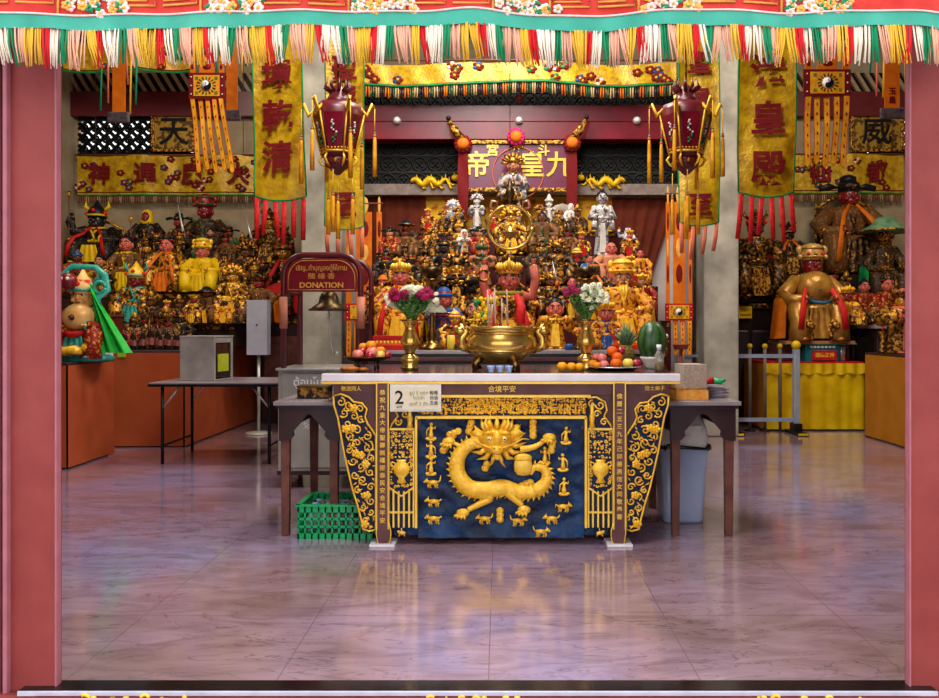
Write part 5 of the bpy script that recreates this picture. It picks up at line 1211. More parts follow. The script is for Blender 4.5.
# --- right hall
g = 'statues in the east hall'
gold_big = M('aged_gilt', (208, 156, 62), .34, .35, (150, 96, 34), scale=9, bump=.4, bscale=26)
big = deity('big gilded god with bare belly, red face and square gold crown on the yellow table', 811, 242, 10.2, 1.11, gold_big, gold_big, redskin, 'lobed', M('pale_gilt', (224, 190, 120), .35, .2, (190, 140, 66), scale=20), W=1.05, name='deity_statue', cape=orange_silk, sash=scarlet_rib, HS=1.05)
b = MB(gold_big, M('blue_belt', (40, 104, 140), .4)); b.ball((0, -.14, .66), (.22, .17, .21), 0, 18, 12); b.ball((0, -.308, .63), .012, 1); b.tube([(-.2, -.22, .50), (0, -.38, .46), (.2, -.22, .50)], .022, 8, 1); b.obj('belly', big)
r = thing('incense_box', 'turquoise box with a red lettered plaque on the yellow table', 'box', (P(820, 0, 9.98).x, 10.02, .85))
b = MB(turq if False else M('dark_teal_paint', (30, 110, 120), .4), white, red_cloth, gold_bright); b.box((0, 0, .11), (.42, .22, .22)); 
for i in range(7): b.ball((-.14+i*.047, -.115, .18), (.022, .006, .014), 1, 7, 5)
b.obj('body', r, bev=.01)
b = MB(red_cloth, gold_bright); b.box((0.02, -.125, .075), (.30, .02, .12)); b.text('福德正神', .06, (.02, -.138, .075), 1, .002, .02); b.obj('plaque', r)
r = thing('statue_plinth', 'orange and green moulded plinth under the big gilded god', 'plinth', (P(811, 0, 10.2).x, 10.2, .85))
b = MB(wood_brown, M('green_edge', (90, 130, 90), .5), M('orange_edge', (190, 120, 80), .5)); b.box((0, .12, .1), (.9, .42, .2), 0); b.box((0, .02, .235), (.86, .66, .035), 2); b.box((0, .02, .215), (.9, .68, .014), 1); b.obj('body', r, bev=.006)
for s, lab in ((-1, 'small gilt lion crouching at the left foot of the big gilded god'), (1, 'small gilt lion crouching at the right foot of the big gilded god')):
    b = MB(gold_worn, ink); b.tube([(-s*.02, .12, .09), (-s*.02, 0, .11), (s*.0, -.10, .13)], [.06, .06, .055], 10); b.ball((0, -.15, .19), (.055, .055, .058)); b.ball((0, -.205, .175), (.03, .025, .025))
    for q_ in (-1, 1): b.ball((q_*.022, -.2, .205), .008, 1); b.ball((q_*.04, -.13, .235), .016)
    for x in (-.04, .04):
        for y in (-.11, .11): b.tube([(x, y, .1), (x, y-.01, .0)], [.03, .022], 7)
    for i in range(10): a = i*.63; b.ball((cos(a)*.06, -.13, .19+sin(a)*.06), .02, 0, 6, 5)
    b.tube([(0, .17, .1), (0, .22, .16), (0, .19, .22)], [.015, .03, .01], 6)
    tag(b.obj('lion_figurine', None, (big.location.x+s*.16, 9.98, 1.105)), lab, 'figurine')
def Dr(label, px, top, tier, *a, dy=0, **k):
    Y, z = RT[tier]; k.setdefault('W', 1.0); return deity(label, px, top, Y+dy, z, *a, **k)
Dr('very large dark wooden official with crimson face, winged hat and orange ribbons', 848, 177, 3, robe_brown, gold_dark, redskin, 'official', black, W=1.15, throne=lac, sash=orange_silk, group=g, HS=1.0)
Dr('god under a broad green hat holding a long green cloth, near the right door post', 884, 214, 4, robe_dark, gold_worn, gold_worn, 'brim', M('pale_green_felt', (120, 160, 120), .6, 0, (70, 110, 80)), W=.72, cape=green_cloth, group=g, HS=1.2)
Dr('dark gilt seated god at the left end of the right hall, beside the column', 755, 206, 2, gold_dark, gold_worn, brownskin, 'helmet', gold_dark, W=.95, group=g)
Dr('dark god draped in red and orange ribbons behind the big gilded god', 788, 222, 3, robe_dark, gold_worn, gold_dark, 'helmet', black, W=1.15, cape=red_cloth, sash=orange_silk, group=g)
Dr('small gold-robed god with red face on the dark right table', 847, 285, 5, robe_yellow, gold, redskin, 'crown', gold, W=1.1, HS=1.4, group=g, dy=-.4)
Dr('pink-faced lady in a dark red robe on the right table', 864, 277, 5, robe_red, robe_brown, pinkskin, 'hair', None, W=1.0, HS=1.25, group=g)
Dr('pink-faced flute player in red on the right table', 887, 275, 5, robe_red, gold_worn, pinkskin, 'buns', None, W=1.0, HS=1.3, held='tablet', group=g)
Dr('very small gilt seated god at the front edge of the right table', 856, 303, 5, gold_worn, gold, paleskin, 'turban', gold, W=1.3, HS=1.4, group=g, dy=-.5)
Dr('small pink-faced attendant standing left of the big gilded god', 782, 276, 2, robe_red, pinkskin, pinkskin, 'hair', None, pose='stand', W=1.3, HS=1.5, group=g, dy=-.05)
deity('tall gilded god with a pink sash on the ochre counter at the right door post', 902, 288, 8.9, .985, gold_worn, pinkskin, goldskin, 'crown', gold_dark, pose='stand', W=1.5, group=g)
# --- crowds of statuettes
protos = []
PR = [(gold_worn, red_cloth, pinkskin, 'crown', gold, 'sit'), (robe_red, gold_worn, paleskin, 'official', black, 'sit'), (robe_black, gold_worn, blackskin, 'helmet', gold_dark, 'sit'),
      (robe_yellow, redskin, pinkskin, 'buns', None, 'stand'), (gold_dark, gold_worn, goldskin, 'fan', gold_worn, 'sit'), (porcelain, gold_worn, paleskin, 'hood', porcelain, 'stand'),
      (robe_brown, gold_dark, redskin, 'mian', gold_dark, 'sit'), (robe_blue, gold_worn, pinkskin, 'hair', None, 'stand'), (robe_dark, gold_worn, brownskin, 'tiara', gold_worn, 'sit'), (robe_green, gold, redskin, 'turban', gold_worn, 'stand')]
DESC = ['gilt statuette with gold crown and red trim', 'red-robed statuette with black winged hat', 'black-faced statuette in a gilt helmet', 'yellow-robed child statuette with hair buns', 'smoky gilt statuette with radiating headdress',
        'white hooded porcelain statuette', 'brown statuette with a flat-topped crown', 'blue-robed statuette with black hair', 'dark statuette with a tall tiara', 'green-robed statuette with a wound turban']
used = [False]*10
def crowd(places, where, grp, hr, pick=None, seed=0):
    R = random.Random(seed)
    for (x, y, z) in places:
        if any(abs(z-c_) < .12 and math.hypot(x-a_, (y-b_)) < (d_+.055) for a_, b_, c_, d_ in TAKEN): continue
        k_ = R.choice(pick or range(10)); H = R.uniform(*hr); lab = DESC[k_]+' '+where; gp = grp
        if not used[k_]:
            t = PR[k_]; r_ = deity(lab, k_*31, k_*17, 0, 0, t[0], t[1], t[2], t[3], t[4], pose=t[5], loc=(x, y, z), H=.3, name='deity_statuette', W=1.15, HS=1.12, group=gp)
            protos.append((k_, r_)); used[k_] = True; r_.scale = (H/.3,)*3; r_.rotation_euler.z = R.uniform(-.3, .3)
        else:
            dup(dict(protos)[k_], (x, y, z), lab, gp, H/.3, R.uniform(-.3, .3))
def row(px0, px1, step, Y, z, seed, jy=.05):
    R = random.Random(seed); o = []; x = px0
    while x <= px1: o.append(((x-500)*Y/F, Y+R.uniform(-jy, jy), z)); x += step*R.uniform(.85, 1.15)
    return o
crowd(row(384, 644, 13.5, 7.38, 1.341, 1, .02), 'on the lowest step of the centre altar', 'statuettes on the lowest step of the centre altar', (.26, .34), None, 1)
crowd(row(382, 646, 14, 7.98, 1.681, 2, .02), 'on the second step of the centre altar', 'statuettes on the second step of the centre altar', (.28, .38), None, 2)
crowd(row(390, 638, 15, 8.56, 2.031, 3, .02), 'on the third step of the centre altar', 'statuettes on the third step of the centre altar', (.26, .36), [0, 1, 4, 5, 6, 8], 3)
crowd(row(428, 590, 17, 9.14, 2.361, 4, .02), 'on the top step of the centre altar', 'statuettes on the top step of the centre altar', (.24, .34), [0, 4, 8], 4)
crowd([p for p in row(392, 462, 15, 6.72, 1.10, 5, .03)]+[p for p in row(536, 640, 15, 6.72, 1.10, 6, .03)], 'on the table behind the brass vases', 'statuettes on the table behind the brass vases', (.2, .28), [0, 1, 3, 4], 5)
dk = [0, 1, 2, 4, 6, 8, 2, 8, 6]
crowd(row(118, 176, 11, 8.85, 1.03, 7), 'at the front edge of the rust cloth counter', 'statuettes at the front edge of the rust counter', (.24, .36), [2, 2, 8, 6, 1, 7], 6)
crowd(row(120, 186, 12, 9.3, 1.03, 17), 'on the rust cloth counter behind the dark bottles', 'statuettes behind the dark bottles', (.36, .5), [2, 8, 6, 2, 4], 16)
crowd(row(122, 246, 14, 9.72, 1.30, 8), 'on the lowest step of the left altar', 'statuettes on the lowest step of the left altar', (.3, .42), dk, 7)
crowd(row(76, 260, 15, 10.38, 1.70, 9), 'on the middle step of the left altar', 'statuettes on the middle step of the left altar', (.36, .5), dk, 8)
crowd(row(76, 266, 17, 11.0, 2.13, 10), 'on the top step of the left altar', 'statuettes on the top step of the left altar', (.36, .5), dk, 9)
crowd(row(742, 790, 10, 10.8, 1.665, 11, .02), 'on the dark cabinet right of the column', 'statuettes on the dark cabinet', (.24, .34), dk, 10)
crowd(row(838, 900, 12, 9.95, 1.305, 12), 'at the front of the dark table on the right', 'statuettes at the front of the dark right table', (.2, .3), [0, 1, 3, 4, 6], 11)
crowd(row(832, 900, 12, 10.45, 1.305, 13), 'at the back of the dark table on the right', 'statuettes at the back of the dark right table', (.4, .56), [6, 8, 4, 1, 2], 12)
crowd(row(800, 862, 15, 10.93, 1.55, 14), 'on the dark stand behind the right table', 'statuettes on the dark stand of the right hall', (.4, .56), [8, 6, 4, 2], 13)
# ---------------------------------------------------------------- things on the front table
ZT = zt_+.0035
def onz(px, Y, z): return Vector(((px-500)*Y/F, Y, z))
r = thing('incense_censer', 'large polished brass censer holding incense sticks at the centre of the altar table', 'censer', onz(502, 5.08, ZT)); kc = 5.08/F
b = MB(brass); b.lathe([(.0, .05), (.10, .05), (.15, .07), (.205, .12), (.222, .165), (.215, .20), (.195, .225), (.19, .24), (.215, .262), (.222, .275), (.21, .28), (.19, .27), (.18, .25), (.0, .245)], n=40); b.obj('bowl', r)
b = MB(brass); b.ring((0, 0, .235), .196, .007, 0, 40, 6, 'z'); b.ring((0, 0, .125), .207, .006, 0, 40, 6, 'z'); b.obj('rib', r)
for i in range(3):
    a = -pi/2+i*2.094+.52; b = MB(brass_old); b.tube([(cos(a)*.12, sin(a)*.12, .09), (cos(a)*.17, sin(a)*.17, .05), (cos(a)*.155, sin(a)*.155, .002)], [.035, .028, .035], 9); b.obj('leg', r)
for s in (-1, 1):
    b = MB(brass); b.tube([(s*.19, 0, .12), (s*.26, -.01, .15), (s*.255, -.01, .21), (s*.225, -.02, .25), (s*.27, -.03, .29)], [.02, .03, .03, .024, .012], 9); b.ball((s*.265, -.03, .25), (.035, .03, .03))
    for j in range(5): b.tube([(s*(.24+.008*j), -.02, .14+j*.028), (s*(.285+.004*j), -.02, .155+j*.028)], [.012, .002], 5)
    b.obj('handle', r)
b = MB(M('pale_ash', (196, 180, 166), .9)); b.lathe([(0, 0), (.188, 0), (.15, .012), (.0, .02)], (0, 0, .25), 24); b.obj('ash', r)
R = random.Random(8)
for i in range(12):
    b = MB(M('incense_stick', (190, 70, 60), .8), M('incense_powder', (200, 170, 150), .9)); x, y = R.uniform(-.09, .05), R.uniform(-.08, .06); dx = R.uniform(-.02, .02); h = R.uniform(.12, .25)
    b.tube([(x, y, .245), (x+dx*.3, y, .30)], .0035, 5, 0); b.tube([(x+dx*.3, y, .30), (x+dx, y, .27+h)], .0042, 5, 1)
    tag(b.obj('incense_stick', None, r.location), 'incense stick standing in the ash of the brass censer', 'incense', 'incense sticks in the brass censer')
b = MB(yellow_satin, green_cloth)
for i in range(40): a = R.uniform(0, 6.3); rr = R.uniform(0, .085); b.ball((cos(a)*rr*1.1, sin(a)*rr*.5, R.uniform(-.06, .06)), R.uniform(.012, .022), 0 if i % 5 else 1, 6, 4)
b.tube([(0, 0, -.14), (0, 0, 0)], .006, 5, 1)
tag(b.obj('yellow_flower_spray', None, (P(486, 308, 5.3).x, 5.16, P(486, 308, 5.16).z-.0)), 'spray of small yellow flowers rising behind the censer', 'flowers')
def vase(label, px):
    r = thing('brass_vase', label, 'vase', onz(px, 5.12, ZT)); b = MB(brass)
    b.lathe([(.0, 0), (.052, 0), (.056, .012), (.042, .03), (.058, .055), (.055, .08), (.030, .10), (.028, .11), (.052, .15), (.060, .18), (.050, .215), (.034, .25), (.030, .27), (.042, .30), (.062, .318), (.058, .322), (.036, .30), (.0, .29)], n=28)
    b.obj('body', r); b = MB(brass_old)
    for z, rr in ((.012, .056), (.105, .031), (.318, .062)): b.ring((0, 0, z), rr, .004, 0, 28, 6, 'z')
    b.obj('ring_band', r); return r
vase('slender brass vase holding the magenta and white flowers', 410); vase('slender brass vase holding the white and purple flowers', 586)
leafm = M('fresh_leaf_green', (134, 170, 84), .5, 0, (80, 124, 56), scale=20); leafd = M('dark_leaf_green', (84, 128, 64), .5, 0, (50, 90, 44), scale=20)
mag = M('magenta_petals', (168, 20, 80), .6, 0, (120, 8, 50), scale=30); wpet = M('white_petals', (244, 244, 228), .6, 0, (214, 220, 180), scale=30)
def flower(parent, c, rad, mat, R, eye):
    b = MB(mat, eye); n = 13; tilt = Vector((R.uniform(-.4, .4), -1, R.uniform(.1, 1.0))).normalized(); u_ = tilt.cross(Vector((0, 0, 1))).normalized(); v_ = tilt.cross(u_)
    for ly, (l, up_) in enumerate(((1, .15), (.75, .45), (.45, .7))):
        for i in range(n-ly*3):
            a = 6.283*i/(n-ly*3)+ly*.3; d = u_*cos(a)+v_*sin(a); b.tube([tilt*0, d*rad*l*.6+tilt*rad*up_*.4, d*rad*l+tilt*rad*up_*.55], [rad*.08, rad*.2, rad*.06], 5, 0, .5)
    b.ball(tilt*rad*.35, rad*.28, 1, 7, 5); o = b.obj('flower_head', parent); o.location = c; return o
def bouquet(label, px, spec, W, Hh, seed, wrap=None):
    r = thing('flower_bouquet', label, 'flowers', onz(px, 5.12, ZT+.30)); R = random.Random(seed)
    b = MB(leafm, leafd)
    for i in range(170):
        t = R.uniform(-1, 1); d = R.uniform(-.6, .6); h = Hh*R.uniform(.35, .9); top = Vector((t*W*(h/Hh)**.7, d*W*.6, h))
        b.tube([(0+t*.01, 0, -.02), (top.x*.4, top.y*.5, h*.5), top], [.003, .0035, .002], 4, i % 2)
        for j in range(3):
            q = Vector((top.x*(.4+.2*j), top.y*(.5+.2*j), h*(.5+.18*j))); a = R.uniform(0, 6.3); L = R.uniform(.02, .04)
            b.tube([q, q+Vector((cos(a)*L*.5, sin(a)*L*.5-.01, L*.5)), q+Vector((cos(a)*L, sin(a)*L-.01, L*.5))], [.002, .011, .001], 5, i % 2, .3)
    b.obj('foliage', r)
    if wrap:
        b = MB(wrap)
        for k_ in range(5): b.sheet(lambda u, v, k_=k_: ((-.9+.45*k_+.42*u)*W*(.55+.55*v), .02+.05*abs(k_-2)*.3*(1-v), Hh*(.35+.6*v)-abs(-.9+.45*k_+.42*u)*.09*v*1.2+.012*sin(u*6.3)), 6, 5)
        b.obj('wrapping_paper', r)
    for x, z, rad, mat, n, sx, sz in spec:
        for i in range(n):
            a = R.uniform(0, 6.3); q = math.sqrt(R.random()); flower(r, Vector((x+cos(a)*q*sx, -.05+R.uniform(-.03, .04), z+sin(a)*q*sz)), rad*R.uniform(.85, 1.1), mat, R, wpet if mat is wpet and False else (M('yellow_centre', (226, 206, 90), .6) if mat is wpet else mag))
    return r
bouquet('bouquet of magenta and white chrysanthemums with feathery green stems', 412, [(-.085, .175, .030, mag, 12, .055, .03), (.085, .175, .030, mag, 11, .05, .03), (0, .215, .024, wpet, 14, .07, .016), (-.155, .15, .018, wpet, 4, .01, .04), (.155, .15, .018, wpet, 5, .01, .04)], .17, .22, 1, M('pale_wrap', (226, 226, 190), .6))
bouquet('bouquet of small white daisies with purple flowers at its left', 586, [(.04, .17, .021, wpet, 44, .10, .075), (-.10, .20, .024, mag, 14, .045, .03)], .16, .26, 2)
# fruit
def fruit(name, label, px, py, Y, rpx, mats, z=None, stem=True, grp=None, sq=.92):
    k_ = Y/F; rr = rpx*k_; c = P(px, py, Y); r = MB(mats); r.lathe([(.0, -rr*sq*.9), (rr*.5, -rr*sq*.88), (rr*.9, -rr*sq*.4), (rr, 0), (rr*.92, rr*sq*.42), (rr*.55, rr*sq*.86), (rr*.12, rr*sq*.9), (.0, rr*sq*.78)], n=18)
    if stem: r.mats.append(wood_brown); r.tube([(0, 0, rr*sq*.75), (rr*.08, 0, rr*sq*1.12)], rr*.07, 5, 1)
    if z is not None: c.z = z+rr*sq*.9
    return tag(r.obj(name, None, c), label, name.replace('_', ' ') if name != 'red_apple' else 'apple', grp)
orange_m = M('orange_peel', (240, 150, 20), .4, 0, (226, 120, 10), scale=8, bump=.3, bscale=200); tang = M('tangerine_peel', (240, 110, 20), .4, 0, (222, 80, 14), scale=8, bump=.3, bscale=200)
apple_p = M('pink_apple_skin', (232, 134, 120), .3, 0, (210, 90, 84), scale=10); apple_r = M('crimson_apple_skin', (176, 24, 50), .25, 0, (140, 14, 36), scale=10); pear_y = M('yellow_pear_skin', (240, 206, 84), .35, 0, (226, 180, 60), scale=10)
r = thing('fruit_stand', 'footed dark metal fruit stand at the left end of the altar table', 'stand', onz(367, 5.05, ZT))
b = MB(bronze); b.lathe([(0, .062), (.11, .062), (.145, .082), (.15, .088), (.11, .074), (0, .07)], n=28); b.obj('dish', r)
for i in range(4): a = .785+i*1.571; b = MB(bronze); b.tube([(cos(a)*.09, sin(a)*.09, .068), (cos(a)*.085, sin(a)*.085, .002)], .008, 7); b.obj('leg', r)
zs_ = ZT+.072; yS = 5.05
for nm, lab, px, py, m_, rr, dy in (('red_apple', 'pink apple low on the left of the fruit stand', 358, 0, apple_p, 6, -.03), ('plum', 'dark crimson plum at the front middle of the fruit stand', 370, 0, apple_r, 5, -.07), ('pear', 'yellow pear low on the right of the fruit stand', 380, 0, pear_y, 5.4, -.03), ('orange', 'orange at the back left of the fruit stand', 362, 0, orange_m, 5, .06), ('red_apple', 'red apple at the right edge of the fruit stand', 387, 0, apple_r, 4.6, .04), ('orange', 'orange at the back right of the fruit stand', 375, 0, orange_m, 5, .07)):
    fruit(nm, lab, px, 360, yS+dy, rr, m_, zs_-.004, grp=None)
for nm, lab, px, py, m_, rr, dy in (('peach', 'pale pink peach on top of the fruit heap at the left', 372, 352.5, apple_p, 6.3, -.05), ('orange', 'topmost orange of the left fruit heap', 371, 345.5, orange_m, 5.6, .01), ('plum', 'crimson plum tucked left of the peach', 362, 352, apple_r, 4.8, -.01), ('orange', 'orange resting right of the peach on the left heap', 380.5, 351, orange_m, 5.3, .01), ('orange', 'orange resting upper left on the left heap', 363, 347, orange_m, 4.6, .05)):
    fruit(nm, lab, px, py, yS+dy, rr, m_)
for i, (px, lab) in enumerate(((562, 'leftmost and largest of the three loose oranges'), (571.5, 'middle one of the three loose oranges'), (579.5, 'rightmost of the three loose oranges, beside the vase foot'))):
    fruit('orange', lab, px, 0, 4.98, 5.3-i*.3, M('yellow_orange_peel', (244, 170, 16), .4, 0, (232, 140, 10), scale=8, bump=.3, bscale=200), ZT, grp='loose oranges')
r = thing('fruit_tray', 'round dark pewter tray of fruit right of the right vase', 'tray', onz(614, 5.1, ZT)); b = MB(bronze, steel); b.lathe([(0, .0), (.12, .0), (.165, .016), (.168, .022), (.12, .008), (0, .008)], n=30); b.ring((0, 0, .022), .167, .004, 1, 30, 5, 'z'); b.obj('dish', r)
zt3 = ZT+.012
for nm, lab, px, m_, rr, dy in (('red_apple', 'pink apple second from the left in the tray', 604, apple_p, 5, -.09), ('orange', 'tangerine low in the middle of the tray', 616, tang, 6, -.08), ('pear', 'yellow pear low on the right of the tray', 628, pear_y, 6, -.06), ('orange', 'orange at the left edge of the tray', 593, orange_m, 5, -.03), ('red_apple', 'red apple at the right edge of the tray', 636.5, apple_r, 5.2, -.01), ('orange', 'small orange at the left front of the tray', 597, orange_m, 4.2, -.10), ('red_apple', 'crimson apple at the back right of the tray', 626, apple_r, 5, .06)):
    fruit(nm, lab, px, 365, 5.1+dy, rr, m_, zt3)
for nm, lab, px, py, m_, rr, dy in (('red_apple', 'pink apple resting upper left on the tray heap', 602, 358, apple_p, 5.2, -.01), ('orange', 'tangerine on top of the tray heap', 612, 351, tang, 5.6, .0), ('orange', 'tangerine resting on the middle right of the heap', 617, 357, tang, 5.5, -.03), ('red_apple', 'pale apple at the upper left end of the tray heap', 595, 357, apple_p, 4.6, .03), ('red_apple', 'small red apple beside the topmost tangerine', 621, 351, apple_r, 4.5, .04)):
    fruit(nm, lab, px, py, 5.1+dy, rr, m_)
r = thing('pineapple', 'small pineapple with a spiky grey-green crown behind the fruit tray', 'pineapple', onz(626, 5.42, ZT)); b = MB(M('pineapple_skin', (150, 120, 50), .7, 0, (90, 76, 34), scale=30, bump=.6, bscale=50))
b.lathe([(.02, 0), (.052, .02), (.062, .07), (.056, .12), (.03, .15)], n=16)
for j in range(7):
    for i in range(10): a = i*.628+j*.31; rr = .056*sin(.4+.33*j); b.ball((cos(a)*rr, sin(a)*rr, .015+j*.02), .010, 0, 5, 4)
b.obj('fruit_body', r)
b = MB(M('pineapple_leaf', (110, 136, 96), .5, 0, (70, 96, 66), scale=20))
for i in range(26): a = i*2.4; t = i/26; sp = .065*(1-t)+.01; b.tube([(cos(a)*.015, sin(a)*.015, .14), (cos(a)*sp*.8, sin(a)*sp*.8, .19+.06*t), (cos(a)*sp*1.2, sin(a)*sp*1.2, .215+.09*t)], [.009, .009, .001], 5, 0, .35)
b.obj('leaf_crown', r)
b = MB(porcelain); b.lathe([(.0, 0), (.045, 0), (.047, .012), (.075, .06), (.08, .078), (.074, .078), (.05, .03), (0, .025)], n=24); tag(b.obj('white_bowl', None, onz(652, 5.28, ZT)), 'white bowl holding up the watermelon', 'bowl')
def melon_mat():
    m = M('watermelon_rind', (44, 84, 36), .35); nt = m.node_tree; b_ = nt.nodes['Principled BSDF']; tc = nt.nodes.new('ShaderNodeTexCoord'); s = nt.nodes.new('ShaderNodeSeparateXYZ'); a = nt.nodes.new('ShaderNodeMath'); a.operation = 'ARCTAN2'
    nt.links.new(tc.outputs['Object'], s.inputs[0]); nt.links.new(s.outputs[0], a.inputs[0]); nt.links.new(s.outputs[1], a.inputs[1]); n = nt.nodes.new('ShaderNodeTexNoise'); n.inputs['Scale'].default_value = 20; nt.links.new(tc.outputs['Object'], n.inputs['Vector'])
    ad = nt.nodes.new('ShaderNodeMath'); ad.operation = 'MULTIPLY_ADD'; ad.inputs[1].default_value = .5; nt.links.new(n.outputs['Fac'], ad.inputs[0]); nt.links.new(a.outputs[0], ad.inputs[2])
    k = nt.nodes.new('ShaderNodeMath'); k.operation = 'MULTIPLY'; k.inputs[1].default_value = 11; nt.links.new(ad.outputs[0], k.inputs[0]); si = nt.nodes.new('ShaderNodeMath'); si.operation = 'SINE'; nt.links.new(k.outputs[0], si.inputs[0])
    r_ = nt.nodes.new('ShaderNodeValToRGB'); e = r_.color_ramp.elements; e[0].position = .15; e[0].color = (*lin((52, 92, 40)), 1); e[1].position = .6; e[1].color = (*lin((30, 62, 28)), 1)
    nt.links.new(si.outputs[0], r_.inputs[0]); nt.links.new(r_.outputs[0], b_.inputs['Base Color']); return m
b = MB(melon_mat(), wood_brown); b.ball((0, 0, 0), (.098, .098, .132), 0, 28, 20); b.tube([(0, 0, .128), (.01, 0, .145)], .005, 6, 1)
tag(b.obj('watermelon', None, onz(652, 5.28, ZT+.18)), 'striped green watermelon standing upright in a white bowl', 'watermelon')
r = thing('oil_bottle', 'small clear bottle of yellow oil with white cap before the watermelon', 'bottle', onz(659, 4.95, ZT)); b = MB(M('clear_glass', (226, 230, 226), .05, trans=.8), M('yellow_oil', (226, 190, 60), .1, trans=.3)); b.lathe([(0, .0), (.026, 0), (.027, .06)], n=16, m=1); b.lathe([(.0275, .0), (.028, .10), (.013, .125), (.012, .14)], n=16); b.obj('bottle_body', r); b = MB(white); b.tube([(0, 0, .135), (0, 0, .165)], .015, 12); b.obj('cap', r)
bw = M('blue_white_glaze', (180, 204, 232), .2, 0, (110, 140, 200), scale=40)
for px, w_ in ((491, 'leftmost'), (500, 'middle'), (509, 'rightmost')):
    b = MB(bw); b.lathe([(0, 0), (.014, 0), (.015, .006), (.022, .03), (.025, .042), (.023, .042), (.016, .012), (0, .01)], n=18); tag(b.obj('offering_cup', None, onz(px, 4.8, ZT)), w_+' of three small pale blue tea cups before the censer', 'cup', 'tea cups before the censer')
b = MB(M('orange_packet', (206, 130, 50), .6, 0, (150, 80, 40), scale=30)); b.ball((0, 0, .018), (.06, .035, .017), 0, 12, 7, .15); b.ball((.08, .01, .014), (.03, .03, .013), 0, 9, 6, .2); tag(b.obj('joss_packet', None, onz(350, 4.92, ZT)), 'crumpled orange joss packet lying before the left fruit stand', 'packet')
# brass and red things on the second table
Z2 = 1.10
for px, lab in ((432, 'tall old brass candlestick behind the left flowers'), (586, 'tall old brass candlestick behind the right flowers')):
    r = thing('candlestick', lab, 'candlestick', onz(px, 6.42, Z2)); b = MB(brass_old); b.lathe([(0, 0), (.11, 0), (.11, .02), (.07, .05), (.035, .08), (.05, .12), (.025, .16), (.02, .30), (.04, .34), (.022, .38), (.02, .5), (.05, .54), (.075, .56), (.07, .57), (0, .57)], n=22); b.obj('stand', r)
    b = MB(bronze); b.lathe([(.03, .57), (.085, .62), (.09, .66), (.08, .66), (0, .63)], n=20); b.obj('cup', r); b = MB(black); b.ball((0, 0, .645), (.07, .07, .02)); b.obj('wax_pool', r)
for px, lab, w_ in ((393, 'stack of red and gold boxes at the left front of the back table', .30), (632, 'stack of red and gold boxes at the right front of the back table', .29)):
    r = thing('red_offering_box', lab, 'box', onz(px, 6.42, Z2))
    b = MB(red_cloth, tang, gold_bright); b.box((0, 0, .02), (w_+.02, .14, .04)); b.box((0, 0, .06), (w_, .12, .05), 1); b.box((0, 0, .1), (w_+.01, .13, .03)); b.obj('body', r, bev=.003)
    b = MB(gold_bright); 
    for i in range(9): b.ball((-w_/2+.03+i*(w_-.06)/8, -.063, .06), (.01, .004, .014), 0, 6, 4)
    b.obj('gilt_studs', r)
for px, m_, lab in ((451, M('yellow_wax', (226, 196, 60), .4), 'short yellow candle in a glass left of the censer'), (458, gold_worn, 'small gilt cup left of the censer'), (569, blue_paint, 'small blue dish right of the censer'), (540, gold_worn, 'low gilt incense dish right of the censer')):
    b = MB(m_, steel); b.lathe([(0, 0), (.03, 0), (.034, .03), (.03, .12 if px == 451 else .05), (.0, .12 if px == 451 else .045)], n=14); tag(b.obj('offering_candle' if px == 451 else 'offering_dish', None, onz(px, 6.36, Z2)), lab, 'candle' if px == 451 else 'dish')
# ---------------------------------------------------------------- side tables
def side_table(label, x0, x1, s):
    r = thing('side_table', label, 'table', ((x0+x1)/2, 5.33, 0)); w_ = (x1-x0); z = .83
    b = MB(marble_g, dark_brown); b.box((0, 0, z-.012), (w_+.06, .86, .025)); b.box((0, 0, z-.035), (w_+.03, .84, .02), 1); b.obj('tabletop', r, bev=.003)
    b = MB(dark_brown); zf = z-.045
    pr = [(-w_/2, zf), (w_/2, zf), (w_/2, zf-.2), (w_/2-.07, zf-.19), (w_/2-.09, zf-.165), (w_/2-.085, zf-.14), (w_/2-.12, zf-.10), (w_/2-.16, zf-.05), (0, zf-.03), (-w_/2+.16, zf-.05), (-w_/2+.12, zf-.10), (-w_/2+.085, zf-.14), (-w_/2+.09, zf-.165), (-w_/2+.07, zf-.19), (-w_/2, zf-.2)]
    b.prism(pr, -.41, -.38); b.prism(pr, .38, .41)
    for sx in (-1, 1): b.box((sx*(w_/2-.01), 0, zf-.07), (.025, .78, .14))
    b.obj('carved_apron', r)
    for sx in (-1, 1):
        for sy in (-1, 1): b = MB(wood_brown); b.box((sx*(w_/2-.035), sy*.375, (zf)/2), (.055, .06, zf), taper=.82); b.obj('leg', r, bev=.004)
    return r
side_table('dark side table with marble top left of the carved altar, above the green crate', -1.36, -.99, -1)
side_table('dark side table with marble top right of the carved altar, above the grey bin', 1.05, 1.45, 1)
ZS = .8315
b = MB(gold_dark, brass_old); b.box((0, 0, .035), (.2, .13, .07)); b.box((0, 0, .075), (.21, .14, .012), 1); tag(b.obj('brass_box', None, (-1.19, 5.15, ZS+.001), bev=.004), 'low tarnished gilt box on the left side table', 'box')
